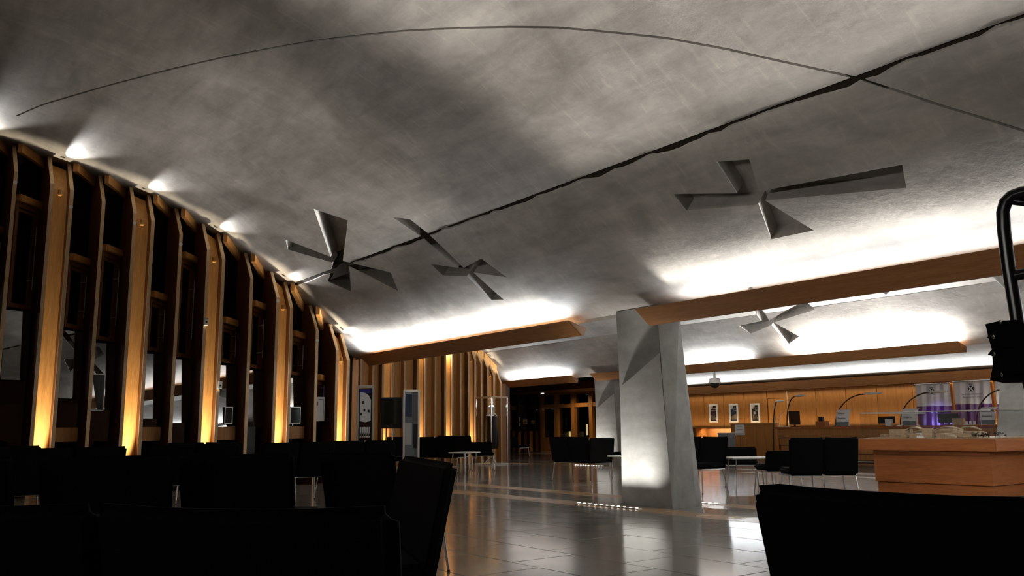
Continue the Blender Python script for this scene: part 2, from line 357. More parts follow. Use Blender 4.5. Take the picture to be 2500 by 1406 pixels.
trough(8.22, -8.5, 8.05, 'long oak light trough starting at the top of the near pillar')
trough(16.43, 19.2, 22.5, 'short oak light trough left of the far pillar')
trough(16.43, 7.95, 15.6, 'oak light trough behind the near pillar carrying the dome camera')
trough(16.43, 17.0, 18.3, 'stub of oak light trough on top of the far pillar')
trough(-8.1, -8.5, 16.0, 'oak light trough along the vault behind the camera', mir=-1)
# ------------------------------------------------------------------ floor of stone tiles
flo = thing('floor', kind='structure')
MB().box((8, 11, -.062), (36, 46, .1)).build('screed', M['grout'], flo)
BANDS = [(7.62, 8.07), (8.87, 9.27), (15.72, 16.17), (16.97, 17.4)]
rows = []; x = -9.0
edges = sorted([e for b in BANDS for e in b])
while x < 25.6:
    nb = [b for b in BANDS if abs(b[0] - x) < 1e-4]
    if nb: rows.append((x, nb[0][1], True)); x = nb[0][1]; continue
    nxt = [b[0] for b in BANDS if b[0] > x + 1e-4]; lim = nxt[0] if nxt else 99
    w = .62
    if lim - x < w * 1.5: w = (lim - x) if lim - x < w * 1.2 else (lim - x) / 2
    rows.append((x, x + w, False)); x += w
TL = .92; tiles = []; 
for k, (x0, x1, band) in enumerate(rows):
    y = -9.0 + (k * .37 % 1) * TL
    while y < 32: tiles.append((x0, x1, y, y + TL, band)); y += TL
def vis(t):
    c = Vector(((t[0] + t[1]) / 2, (t[2] + t[3]) / 2, 0)) - EYE; d = c.dot(F0)
    if d < 1: return None
    u = 1250 + F * c.dot(RX) / d; v = 703 - F * c.dot(UY) / d
    return d if 850 < u < 2560 and v < 1500 else None
near = sorted([t for t in tiles if vis(t)], key=vis)[:290]; ns = set(near); G = .003
meshes = {}
def tilemesh(w, band):
    k = (round(w, 3), band)
    if k not in meshes:
        m = MB(); a, b = w / 2 - G, TL / 2 - G; c = .0025
        vs = [(-a, -b, -.012), (a, -b, -.012), (a, b, -.012), (-a, b, -.012), (-a, -b, -c), (a, -b, -c), (a, b, -c), (-a, b, -c), (-a + c, -b + c, 0), (a - c, -b + c, 0), (a - c, b - c, 0), (-a + c, b - c, 0)]
        m.v = vs; m.f = [(0, 3, 2, 1), (8, 9, 10, 11)] + [(i, (i + 1) % 4, (i + 1) % 4 + 4, i + 4) for i in range(4)] + [(i + 4, (i + 1) % 4 + 4, (i + 1) % 4 + 8, i + 8) for i in range(4)]
        o = m.build('floor_tile', M['band'] if band else M['stone'], flo); meshes[k] = o.data; bpy.data.objects.remove(o)
    return meshes[k]
for t in near:
    o = bpy.data.objects.new('floor_tile', tilemesh(t[1] - t[0], t[4])); COL.objects.link(o); o.parent = flo
    o.location = ((t[0] + t[1]) / 2, (t[2] + t[3]) / 2, random.uniform(-.0006, 0)); o.rotation_euler = (random.gauss(0, .0009), random.gauss(0, .0009), 0)
for band in (False, True):
    m = MB()
    for t in tiles:
        if t in ns or t[4] != band: continue
        m.box(((t[0] + t[1]) / 2, (t[2] + t[3]) / 2, -.006), (t[1] - t[0] - 2 * G, TL - 2 * G, .012))
    tag(m.build('distant_tiles', M['band'] if band else M['stone'], flo), kind='stuff')
# ------------------------------------------------------------------ enclosing walls
def struct(name, m, mat, parent=None): return tag(m.build(name, mat, parent), kind='structure')
struct('wall_back', MB().box((7.5, -9.1, 3), (34, .2, 7)), M['oak_dark'])
struct('wall_near', MB().box((-8.6, 4, 3), (.3, 27, 7)), M['oak_dark'])
struct('wall_return_one', MB().box((8.3, 19.9, 1.3), (.14, 5.6, 2.6)), M['oak'])
struct('wall_return_two', MB().box((16.9, 27.6, 1.3), (.3, 8.4, 2.6)), M['oak_dark'])
# ------------------------------------------------------------------ window wall of bay one: fins, lit columns, glazed bays
TIP = 15.95                        # plane of the fin tips
def bx(u, v=770): return onY(u, v, TIP).x
def ctop(x, vault=1): 
    return profz(x, [(cV1, 0), (cV1b, LIP)] if vault == 1 else [(cV2, 0), (cV2b, LIP * .6)])
FD = .66; SK = .08                 # fin depth and its skew
def fin(m_side, m_tip, x, z0, zt, tip, w=.045, ch=.42, dep=FD, sk=SK):
    """upright fin: side sheet with chamfered head; returns (side MB, tip MB)"""
    prof = [(0, z0), (0, zt - ch - .12), (.30, zt + .01), (dep, zt + .3), (dep, z0)]
    m_side.prism(prof, w, lambda p, h: (x + h - w / 2 - sk * (p[0] / dep), tip + p[0] + .02, p[1]))
    e = [(-.022, z0), (0, z0), (.0, zt - ch - .12), (.30, zt), (.278, zt + .02), (-.022, zt - ch - .11)]
    m_tip.prism(e, w + .012, lambda p, h: (x + h - w / 2 - .006 - sk * (max(p[0], 0) / dep), tip + p[0] + .02, p[1]))
def column(xl, xr, tip, vault, label_n, z0=0, pdep=.16, w=.045, power=9, fan=10, circ=None):
    c = thing('trim_1', kind='structure'); c.name = 'trim_%d' % label_n
    for x in (xl, xr):
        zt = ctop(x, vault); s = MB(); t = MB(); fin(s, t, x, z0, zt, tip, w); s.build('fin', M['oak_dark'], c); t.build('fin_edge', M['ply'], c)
    zl, zr = ctop(xl, vault), ctop(xr, vault); ch = .42
    def pt(x, zt):
        return [(tip + pdep, z0), (tip + pdep, zt - ch - .14), (tip + pdep + .22, zt - .10), (tip + pdep + .24, zt - .10), (tip + pdep + .03, zt - ch - .12), (tip + pdep + .03, z0)]
    A, B = pt(xl, zl), pt(xr, zr); a, b = xl + w / 2 - SK * pdep / FD, xr - w / 2 - SK * pdep / FD
    n = 6; vs = [(a, y, z) for y, z in A] + [(b, y, z) for y, z in B]
    m = MB(); m.v = vs; m.f = [(0, 1, 4, 5), (1, 2, 3, 4), (11, 10, 7, 6), (10, 9, 8, 7)] + [(i, (i + 1) % 6, (i + 1) % 6 + 6, i + 6) for i in range(6)]
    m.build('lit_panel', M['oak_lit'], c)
    xm = (a + b) / 2
    MB().lathe([(.05, 0), (.055, .012), (.045, .014), (.04, .006)], 16, (xm, tip + .02, z0)).build('floor_uplight', M['steel'], c)
    spot((xm, tip + .02, z0 + .05), (0, .055, 1), power * 155, 22, (1, .86, .64), 1.0, .03)
    spot((xm, tip + .05, (zl + zr) / 2 - .62), (0, .10, -1), power * 50, 70, (1, .84, .58), .8, .03)
    if fan:
        zc = (zl + zr) / 2
        MB().lathe([(.03, -.10), (.035, -.08), (.035, .0), (.028, .0)], 12, (xm, tip + .05, zc - .58)).build('crown_spotlight', M['oak_lit'], c)
        sp = spot((xm - .03, tip + .22, zc - .13), (.30, -1, .09), fan * 9, 34, WHITE, 1.0, .02)
    return c
SOLO = [(11, 740), (236, 740), (432, 765), (610, 800), (775, 800)]
COLS = [((-118, 740), (-62, 740)), ((104, 740), (155, 740)), ((316, 740), (362, 740)), ((500, 800), (539, 800)), ((676, 800), (711, 800)), ((825, 800), (853, 800))]
xs = []; n_ = 1
for i, (l, r) in enumerate(COLS):
    xl, xr = bx(*l), bx(*r); xs += [(xl, 'c'), (xr, 'c')]
    column(xl, xr, TIP, 1, n_, fan=(26, 30, 18, 14, 16, 12)[i]); n_ += 1
for u, v in SOLO:
    x = bx(u, v); xs.append((x, 's')); c = thing('trim_%d' % n_, kind='structure'); n_ += 1
    s = MB(); t = MB(); fin(s, t, x, 0, ctop(x), TIP); s.build('fin', M['oak_dark'], c); t.build('fin_edge', M['ply'], c)
    if u not in (236, 610): MB().lathe([(.032, 0), (.032, .006)], 16, (0, 0, 0), Matrix.Translation((x, TIP, ctop(x) - .72)) @ Matrix.Rotation(math.pi / 2, 4, 'X')).build('cover_disc', M['white'], c)
for u, v in ((171, 505), (331, 545), (683, 735)):
    p = onY(u, v, TIP)
    c = bpy.data.objects['trim_2' if u < 200 else 'trim_3' if u < 400 else 'trim_5']
    xx = min((x for x, k in xs if k == 'c'), key=lambda q: abs(q - p.x)); MB().lathe([(.032, 0), (.032, .006)], 16, (0, 0, 0), Matrix.Translation((xx, TIP, p.z)) @ Matrix.Rotation(math.pi / 2, 4, 'X')).build('cover_disc', M['white'], c)
xs.sort()
MB_top = MB()
# solid oak band closing the wall above and behind the glazing, and dark backing far outside
struct('wall_left', MB().box((-.15, Y1 + .55, 3), (16.7, .1, 7)), M['dark'])
def bay(x0, x1, zt, n, zp, ytip=TIP, low=True, vault=1):
    """saw-tooth glazed bay: the glazing runs diagonally from the left fin tip back to the root of the right fin"""
    w = thing('window_%d' % n, kind='structure'); x0 += .03; x1 -= .035 + SK * .8; W = x1 - x0; D = .46
    zc = min(ctop(x0, vault), ctop(x1, vault)); zh = max(ctop(x0, vault), ctop(x1, vault))
    A = Vector((x0, ytip + .10, 0)); B = Vector((x1, ytip + .10 + D, 0)); L = (B - A).length; an = math.atan2(D, W)
    fr = Matrix.Translation((A + B) / 2) @ rotz(an)
    MB().rbox((0, -.03, zt), (L, .16, .12), .012, 2, fr).build('transom', M['oak'], w)
    m = MB(); h0, h1 = ctop(x0, vault), ctop(x1, vault)
    m.add([(-L / 2, -.05, h0 - .16), (L / 2, -.05, h1 - .16), (L / 2, -.05, h1 + .05), (-L / 2, -.05, h0 + .05), (-L / 2, .03, h0 - .16), (L / 2, .03, h1 - .16), (L / 2, .03, h1 + .05), (-L / 2, .03, h0 + .05)], [(0, 1, 2, 3), (7, 6, 5, 4), (0, 4, 5, 1), (3, 2, 6, 7), (0, 3, 7, 4), (1, 5, 6, 2)], fr); m.build('head_rail', M['oak'], w)
    zlo = min(h0, h1) - .1
    MB().box((0, .01, (zt + zlo) / 2), (L, .01, zlo - zt), fr).build('pane', M['pane'], w)
    z0, z1 = zp + .03, zt - .06; f = MB()
    for xx in (-L / 2 + .03, L / 2 - .03): f.box((xx, 0, (z0 + z1) / 2), (.06, .07, z1 - z0), fr)
    for zz in (z0 + .03, z1 - .05): f.box((0, 0, zz), (L - .12, .07, .07), fr)
    f.build('casement_frame', M['oak_dark'], w); f2 = MB()
    for xx in (-L / 2 + .09, L / 2 - .09): f2.box((xx, .02, (z0 + z1) / 2), (.05, .05, z1 - z0 - .16), fr)
    f2.box((0, .02, z1 - .12), (L - .23, .05, .05), fr); f2.build('sash', M['oak_dark'], w)
    MB().box((0, .03, (z0 + z1) / 2), (L - .14, .01, z1 - z0 - .14), fr).build('pane', M['pane'], w)
    h = MB(); xx = L / 2 - .16; hz = (z0 + z1) / 2; hl = min(.55, (z1 - z0) * .32)
    h.tube([fr @ Vector((xx, -.10, hz - hl)), fr @ Vector((xx, -.10, hz + hl))], .008, 8)
    for q in (-.7, .7): h.tube([fr @ Vector((xx, -.10, hz + q * hl)), fr @ Vector((xx, .0, hz + q * hl))], .005, 6)
    h.build('pull_bar', M['steel'], w)
    # lower guard pane, leaning and turned towards the hall
    gm = Matrix.Translation(((x0 + x1) / 2 + .0, ytip + .30, zp - .02)) @ rotz(math.radians(14)) @ Matrix.Rotation(math.radians(-2.6), 4, 'X')
    gl = min(1.15, zp - 1.14)
    MB().box(((x0 + x1) / 2, ytip + .44, (zp - gl) / 2), (W, .01, zp - gl - .04)).build('pane', M['pane'], w)
    MB().box((0, 0, -gl / 2), (W - .02, .01, gl), gm).build('guard_pane', M['guard'], w)
    if low: MB().rbox(((x0 + x1) / 2, ytip + .36, 1.0), (W - .01, .22, .24), .01, 2).build('sill_box', M['oak'], w)
    return w
TR = {60: (490, 757), 185: (632, 806), 268: (610, 836), 385: (722, 862), 462: (628, 876), 567: (785, 890), 637: (745, 903), 735: (817, 920)}
allx = [x for x, k in xs]
wn = 1
for u, (v, v2) in TR.items():
    p = onY(u, v, TIP + .25); lo = max([x for x in allx if x < p.x + .10]); hi = min([x for x in allx if x > lo + .12])
    # skip the lit column gap
    bay(lo, hi, p.z, wn, onY(u, v2, TIP + .3).z, low=(wn % 2 == 0)); wn += 1
lo = bx(775, 800); hi = bx(825, 800); bay(lo, hi, onY(790, 965, TIP + .3).z + .35, wn, 1.5, low=False) ; wn += 1
bay(bx(-62, 740), bx(11, 740), 4.4, wn, 3.5); wn += 1
# ------------------------------------------------------------------ window wall of bay two
TIP2 = 22.15
def b2(u, v=1000): return onY(u, v, TIP2).x
struct('wall_far_left', MB().box((12.3, Y2 + .35, 2.4), (8.6, .1, 5.2)), M['oak'])
for l, r in ((934, 958), (1019, 1039), (1087, 1105), (1145, 1161), (1192, 1207)):
    column(b2(l), b2(r), TIP2, 2, n_, fan=(8 if l > 1100 else 0), power=5, pdep=.1); n_ += 1
for u in (880, 910, 988, 1063, 1125, 1176, 1224):
    x = b2(u); c = thing('trim_%d' % n_, kind='structure'); n_ += 1
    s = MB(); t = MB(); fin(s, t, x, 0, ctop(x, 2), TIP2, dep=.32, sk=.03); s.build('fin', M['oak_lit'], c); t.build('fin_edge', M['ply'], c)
# panel boards between the fins (one board per gap)
allb = sorted([b2(q) for q in (880, 910, 934, 958, 988, 1019, 1039, 1063, 1087, 1105, 1125, 1145, 1161, 1176, 1192, 1207, 1224)])
for i in range(len(allb) - 1):
    a, b = allb[i] - .01, allb[i + 1] - .03
    if b - a < .1: continue
    m = MB().box(((a + b) / 2, TIP2 + .20, 1.9), (b - a, .03, 3.8)); o = m.build('wall_panel', M['oak_lit'], bpy.data.objects['wall_far_left'])  # lighter oak stands in for even light along this wall
# ------------------------------------------------------------------ far glazed partition of bay three
w3 = struct('wall_far_end', MB().box((20.8, Y3 + .1, 1.9), (8.0, .1, 3.6)), M['brownd'])
for k in range(14):
    MB().box((20.2 + k * .33, Y3 - .05, .48), (.16, .06, .92)).build('slat', M['oak_dark'] if k % 2 else M['oak'], w3)
for k in range(5): MB().box((20.6 + k * .95, Y3 - .06, 1.85), (.06, .08, 1.9)).build('mullion', M['brownd'], w3)
MB().box((22.4, Y3 - .03, 1.9), (4.7, .012, 1.8)).build('pane', M['pane'], w3)
# ------------------------------------------------------------------ reception back wall, panelled
XB = 24.8
SK_ = 0
wb = struct('wall_right', MB().box((XB + .15, 14.5, 1.22), (.2, 19.5, 2.44)), M['dark'])
def yb(u, v=1000, x=XB): return onX(u, v, x).y
us = [1655, 1720, 1768, 1818, 1874]; ys = [yb(u) for u in us]
zc1 = 2.25
def panels(ylist, z0, z1, x=XB):
    for a, b in zip(ylist[:-1], ylist[1:]):
        hi, lo = max(a, b), min(a, b); MB().rbox((x, (hi + lo) / 2, (z0 + z1) / 2), (.04, hi - lo - .012, z1 - z0), .004, 1).build('wall_panel', M['maple'], wb)
panels(ys, 0, zc1); dY0, dY1 = yb(1874), yb(1925)
panels([yb(u) for u in (1927, 1994, 2068, 2145, 2232, 2322, 2420, 2520)] + [5.6], 0, zc1)
MB().rbox((XB - .02, 14.3, 2.40), (.12, 19.0, .28), .008, 1).build('cornice_board', M['oak_h'], wb)
d = thing('door_1', kind='structure')
MB().box((XB + .02, (dY0 + dY1) / 2, 2.12), (.05, dY0 - dY1 - .02, .26)).build('over_panel', M['maple'], d)
MB().box((XB + .03, (dY0 + dY1) / 2, 1.0), (.04, dY0 - dY1 - .04, 1.96)).build('door_leaf', M['oak'], d)
MB().tube([(XB - .04, dY1 + .55, .75), (XB - .04, dY1 + .55, 1.75)], .012, 8).build('door_handle', M['steel'], d)
MB().rbox((XB - .05, dY0 - .25, 1.25), (.03, .06, .09), .01, 2).build('door_knob', M['blackp'], d)
MB().box((XB - .02, dY1 - .01, 1.12), (.06, .03, 2.22)).build('door_jamb', M['ply'], d)
area((XB - .22, 13.5, 2.20), (.55, 0, -1), 18, .06, 15, (1, .82, .55), spread=120)
area((XB - .25, 15.5, 1.02), (.55, 0, 1), 16, .06, 22, (1, .76, .45), spread=120)
# low cabinet run with a lit worktop below the posters
def box_thing(name, label, cat, c, d, mat, parts=(), r=.008, group=None, rz=0):
    t = thing(name, label, cat, (c[0], c[1], c[2] - d[2] / 2), rz, group); MB().rbox((0, 0, d[2] / 2), d, r, 2).build('body', mat, t)
    for (nm, cc, dd, mm) in parts: MB().rbox(cc, dd, min(.004, min(dd) / 3), 1).build(nm, mm, t)
    return t
cab_y0, cab_y1 = yb(1692, 1050, 22.6), yb(1786, 1050, 22.6)
Lc = cab_y0 - cab_y1
t = thing('low_cabinet', 'low timber side cabinet with lit worktop below the three posters', 'cabinet', (22.9, (cab_y0 + cab_y1) / 2, 0))
MB().rbox((.2, 0, .02), (.9, Lc, .04), .005, 1).build('plinth', M['oak'], t); MB().rbox((.5, 0, .5), (.3, Lc, .96), .005, 1).build('body', M['maple'], t)
MB().rbox((.25, 0, 1.03), (.95, Lc + .02, .05), .006, 1).build('worktop', M['oak_lit'], t)
for s in (-1, 1): MB().rbox((.1, s * (Lc / 2 - .03), .5), (.6, .05, .98), .005, 1).build('side_panel', M['oak'], t)
area((22.95, (cab_y0 + cab_y1) / 2, .97), (.6, 0, -1), Lc * .8, .05, 10, WARM)
py0, py1 = yb(1787, 1050, 22.0), yb(1896, 1050, 22.0)
box_thing('screen_wall', 'plain dark timber screen wall behind the small sign stand', 'partition', (22.0, (py0 + py1) / 2, .56), (.12, py0 - py1, 1.12), M['oak'], [('cap', (0, 0, 1.13), (.16, py0 - py1 + .02, .03), M['oak_lit'])])
# ------------------------------------------------------------------ pillars
def pillar(x, y, label, flare=0, flip=False):
    t = thing('concrete_pillar', label, 'pillar', (x, y, 0))
    # local: front face at x=0 looking to -x, y from 0 (right) to W (left), z up
    W = .93; H = 2.62; dR = .36
    nz, ny = 44, 14; g = {}
    def yR(z): return -.02 * 0 + .0 - (z / H) * -.16      # right edge leans in with height
    vs = []; fs = []
    zR, zL = 1.985, 1.60
    nl = 24
    for j in range(nz + 1):
        for i in range(ny + 1):
            s = i / ny; zd = zR + (zL - zR) * min(1, s / .92)
            z = zd * j / nl if j <= nl else zd + .004 + (H - zd - .004) * ((j - nl - 1) / (nz - nl - 1)) ** 1.3
            a = yR(z); b = W - .03 * math.sin(math.pi * z / H) + flare * (1 - z / H) ** 1.5; yy = a + (b - a) * s; rec = 0
            if j > nl:
                f = max(0, 1 - s / .92); q = max(0, (z - zd) / (H - zd)); rec = .32 * f ** .8 * max(0, 1 - q) ** .6
            vs.append((rec, yy, z))
    bk = len(vs)
    for j in range(nz + 1):
        z = H * j / nz; 
        for i in range(ny + 1):
            s = i / ny; a = yR(z); b = W - .03 * math.sin(math.pi * z / H) + flare * (1 - z / H) ** 1.5
            vs.append((.55 - .12 * z / H, a + (b - a) * s, z))
    q = lambda k, j, i: k * bk + j * (ny + 1) + i
    for j in range(nz):
        for i in range(ny): fs.append((q(0, j, i), q(0, j, i + 1), q(0, j + 1, i + 1), q(0, j + 1, i))); fs.append((q(1, j, i), q(1, j + 1, i), q(1, j + 1, i + 1), q(1, j, i + 1)))
        for i in (0, ny): fs.append((q(0, j, i), q(0, j + 1, i), q(1, j + 1, i), q(1, j, i)))
    for i in range(ny):
        for j in (0, nz): fs.append((q(0, j, i), q(1, j, i), q(1, j, i + 1), q(0, j, i + 1)))
    m = MB(); m.v = vs; m.f = fs
    m.build('shaft', M['pillar'], t, smooth=35)
    # cheek on the right-hand side
    ch = MB(); ch.v = [(-.0, .0, 0), (.36, -.07, 0), (.36, .10, 0), (0, .14, H), (.30, .02, H), (.30, .2, H), ]
    ch.f = [(0, 1, 4, 3), (0, 2, 1), (3, 4, 5), (1, 2, 5, 4), (0, 3, 5, 2)]
    ch.build('side_cheek', M['pillar'], t)
    return t
PX, PY = 8.22, 7.80
pillar(PX, PY, 'nearest concrete pillar with hollowed triangular facet, standing on tan floor band')
pillar(PX + 8.25, PY + 9.75, 'farther concrete pillar half hidden behind the nearest pillar')
p3 = onX(2447, 1060, 16.4)
pillar(16.4, p3.y - 1.02, 'concrete pillar behind the display model, at the right picture edge', flare=.38)
def led_strip(x, y0, y1, label, n=11, up=(.55, 0, 1), pw=60):
    t = thing('floor_uplight_strip', label, 'floor light', (x, (y0 + y1) / 2, 0)); L = y1 - y0
    MB().rbox((0, 0, .004), (.07, L, .010), .002, 1).build('housing', M['steel'], t)
    for k in range(n): MB().lathe([(.018, 0), (.018, .003)], 10, (0, -L / 2 + (k + .5) * L / n, .0095)).build('lens', M['lamp'], t)
    area((x, (y0 + y1) / 2, .03), up, L, .04, pw * .40, (1, .98, .94), spread=66)
led_strip(7.86, 8.02, 9.25, 'row of floor lamps in front of the nearest pillar', pw=26)
led_strip(9.10, 7.79, 9.0, 'row of floor lamps behind the nearest pillar', up=(-.35, 0, 1), pw=8)
led_strip(16.10, 17.8, 19.0, 'row of floor lamps in front of the farther pillar', pw=26)
led_strip(16.05, p3.y - .9, p3.y + .1, 'row of floor lamps in front of the right edge pillar', pw=3)
# ------------------------------------------------------------------ upholstered benches
def make_bench(n, label, loc, rz, sw=.56, back=True, hb=.86, arm=0, armh=.84, crn=.012):
    """seat units side by side; local +y is where the sitter faces, back at -y"""
    t = thing('bench_seat', label, 'bench', loc, rz, None); W = n * sw
    for k in range(n):
        x = -W / 2 + (k + .5) * sw
        MB().rbox((x, .04, .415), (sw - .004, .54, .085), .03, 3).build('seat', M['black'], t, smooth=50)
        if back:
            hz = hb - .36
            def fn(p, hz=hz):
                q = max(0, (p.z + hz / 2) / hz)
                e = abs(2 * p.x / sw); return (p.x * (1 + .03 * q), p.y - .13 * q ** 1.6 + .035 * e ** 2 * q, p.z + .010 * e ** 3 * q - crn * max(0, e - .86) ** 2 / .02 * q ** 4)
            MB().rbox((x, -.235, .36 + hz / 2), (sw - .006, .055, hz), .024, 3, fn=fn, cuts=7).build('backrest', M['black'], t, smooth=50)
    if arm:
        ha = armh - .36
        MB().rbox((arm * (W / 2 + .03), -.03, .36 + ha / 2), (.05, .68, ha), .022, 3, fn=lambda p: (p.x + arm * .05 * max(0, p.z + ha / 2) / ha, p.y, p.z)).build('armrest', M['black'], t, smooth=50)
    f = MB(); a, b = W / 2 - .01, .29
    for p, q in (((-a, -.22), (a, -.22)), ((-a, b), (a, b)), ((-a, -.22), (-a, b)), ((a, -.22), (a, b))): f.tube([(p[0], p[1], .362), (q[0], q[1], .362)], .010, 8)
    f.build('seat_frame', M['chrome'], t, smooth=60)
    for sx in (-1, 1):
        for y, dy in ((-.21, -.05), (.27, .04)):
            l = MB().tube([(sx * (a - .02), y, .362), (sx * (a + .015), y + dy, .012)], [.013, .009], 8).build('leg', M['chrome'], t, smooth=60)
            MB().lathe([(.011, 0), (.012, .012), (.009, .018)], 8, (sx * (a + .015), y + dy, 0)).build('foot_cap', M['blackp'], l)
    if n > 1:
        for y in (-.21, .27): l = MB().tube([(0, y, .362), (0, y, .012)], [.013, .009], 8).build('leg', M['chrome'], t, smooth=60); MB().lathe([(.011, 0), (.012, .012), (.009, .018)], 8, (0, y, 0)).build('foot_cap', M['blackp'], l)
    return t
def bench_px(u, v, n, deg, label, z=0., **k):
    p = onZ(u, v, z); return make_bench(n, label, (p.x, p.y, 0), math.radians(deg), **k)
# local +y heading: rz=0 faces +Y (window wall); rz=-90 faces +X (reception); rz=90 faces -X (camera)
bm_ = make_bench(2, 'two-seat black bench with its back to us, left of the nearest pillar', (11.28, 13.12, 0), math.radians(-87), arm=1)
bench_px(1530, 1150, 1, 90, 'black seat partly hidden behind the nearest pillar, facing it', hb=.66)
make_bench(2, 'two-seat black bench just right of the nearest pillar', (10.66, 9.72, 0), math.radians(88))
bench_px(1812, 1186, 1, 130, 'low black armchair seen behind the pale coffee table', hb=.66)
q = atD(1990, 1050, 12.6); make_bench(2, 'two-seat black bench with its back to us before the reception counter', (q.x, q.y, 0), -TH - .03, sw=.455)
bench_px(1904, 1208, 1, -34, 'low black seat joined at the left of the bench before reception', hb=.66)
bench_px(1078, 1153, 2, -62, 'long black bench beside the silver notice frame', sw=.6)
bench_px(1125, 1136, 2, -70, 'black bench in the second row beside the glass robe case', sw=.6)
bench_px(1178, 1148, 1, 150, 'black low seat right beside the glass robe case', hb=.7)
bench_px(1265, 1118, 1, 190, 'far black chair between the robe case and the shop', hb=.75)
bench_px(970, 1168, 1, 150, 'single black chair with chrome legs beside the silver notice frame', hb=.88)
# rows on the left in the dark
for i, (x, y, rz, n, lb) in enumerate([
        (.2, 10.6, 0, 2, 'black bench at the far left end of the row by the windows'),
        (1.75, 11.0, 5, 2, 'black bench second from the left in the row by the windows'),
        (3.3, 11.6, -4, 2, 'black bench in the middle of the row by the windows'),
        (4.9, 12.2, 3, 2, 'black bench before the window with the white notice'),
        (6.35, 13.0, 0, 2, 'black bench nearest the leaflet stand'),
        (1.2, 12.6, 180, 2, 'black bench facing the row from the window side, on the left'),
        (4.1, 13.3, 180, 2, 'black bench facing the row from the window side, on the right'),
        (-1.0, 9.6, 0, 2, 'black bench cut by the left picture edge')]):
    make_bench(n, lb, (x, y, 0), math.radians(rz))
def by_top(u0, v0, u1, v1, n, label, hb=.86, flip=False, ztop=.86, sw=None, crn=.012):
    a, b = onZ(u0, v0, ztop), onZ(u1, v1, ztop); d = (b - a); L = d.length; ang = math.atan2(d.y, d.x) + (math.pi if flip else 0); c = (a + b) / 2
    # backrest top sits .36 m behind the local origin
    yy = Vector((-math.sin(ang), math.cos(ang), 0)) * .365
    return make_bench(n, label, (c.x + yy.x, c.y + yy.y, 0), ang, sw=L / n if sw is None else sw, hb=hb, crn=crn)
# near benches (tops measured at .86 m)
by_top(1822, 1182, 2600, 1226, 1, 'large black bench back in the right foreground', crn=.05)
by_top(-420, 1232, 948, 1246, 2, 'large black bench back in the lower left foreground')
by_top(1003, 1114, 1124, 1133, 1, 'black chair seen from its side in the middle foreground', flip=True)
by_top(772, 1104, 952, 1105, 1, 'black chair opposite the side-on chair in the foreground')
by_top(430, 1109, 708, 1107, 1, 'black chair second from the right in the left foreground row')
by_top(90, 1115, 415, 1111, 1, 'black chair in the middle of the left foreground row')
by_top(-300, 1122, 30, 1117, 1, 'black chair at the left end of the foreground row')
# ------------------------------------------------------------------ tables
def coffee_table(label, loc, rz, L=1.15, W=.55, h=.52):
    t = thing('coffee_table', label, 'table', loc, rz)
    MB().rbox((0, 0, h - .012), (L, W, .024), .01, 2).build('table_top', M['white'], t)
    for sx in (-1, 1):
        for sy in (-1, 1): MB().tube([(sx * (L / 2 - .09), sy * (W / 2 - .08), h - .024), (sx * (L / 2 - .05), sy * (W / 2 - .05), 0)], [.014, .011], 8).build('leg', M['chrome'], t, smooth=60)
    return t
p = onZ(1832, 1194); coffee_table('pale coffee table between the benches before reception', (p.x, p.y, 0), math.radians(-30), .74, .5)
p = onZ(1134, 1160); coffee_table('pale small table at the end of the long bench on the left', (p.x, p.y, 0), math.radians(20), .6, .5)
p = onZ(530, 1277); coffee_table('pale small table among the dark benches on the left', (p.x, p.y, 0), math.radians(10), .55, .5, .62)
p = onZ(1530, 1182); coffee_table('pale small table mostly hidden behind the nearest pillar', (p.x, p.y, 0), math.radians(0), .5, .5)
# ------------------------------------------------------------------ display model in its glass case
mx0, my0, my1 = 12.3, 5.76, 7.45
t = thing('display_plinth', 'square cherry wood plinth under the glass case', 'plinth', (mx0 + .85, (my0 + my1) / 2, 0))
w_ = my1 - my0
MB().rbox((0, 0, .09), (w_ - .02, w_ - .02, .17), .005, 1).build('base', M['cherry'], t)
MB().rbox((0, 0, .41), (w_ + .03, w_ + .03, .46), .006, 1).build('body', M['cherry'], t)
MB().rbox((0, 0, .73), (w_ + .32, w_ + .34, .17), .008, 2).build('top_slab', M['cherry'], t)
gc = thing('glass_case', 'clear glass display case on the cherry plinth', 'display case', (mx0 + .85, (my0 + my1) / 2, .816)); q_ = w_ / 2 + .13
for nm, c, d in (('glass_side', (-q_, 0, .2), (.01, 2 * q_, .38)), ('glass_side', (q_, 0, .2), (.01, 2 * q_, .38)), ('glass_side', (0, -q_, .2), (2 * q_ - .02, .01, .38)), ('glass_side', (0, q_, .2), (2 * q_ - .02, .01, .38)), ('glass_top', (0, 0, .395), (2 * q_ + .01, 2 * q_ + .01, .01))):
    sheet_of_glass(c, d).build(nm, M['clear'], gc)
e = MB()
for s in (-1, 1): e.box((-q_, 0, .388), (.014, 2 * q_, .014)) if s < 0 else e.box((0, s * q_, .388), (2 * q_, .014, .014))
e.build('edge_trim', M['steel'], gc)
md = thing('architectural_model', 'pale card model of buildings inside the glass case', 'model', (mx0 + .85, (my0 + my1) / 2, .817))
MB().box((0, 0, .008), (2 * q_ - .1, 2 * q_ - .1, .014)).build('site_board', M['card'], md)
rm = random.Random(4)
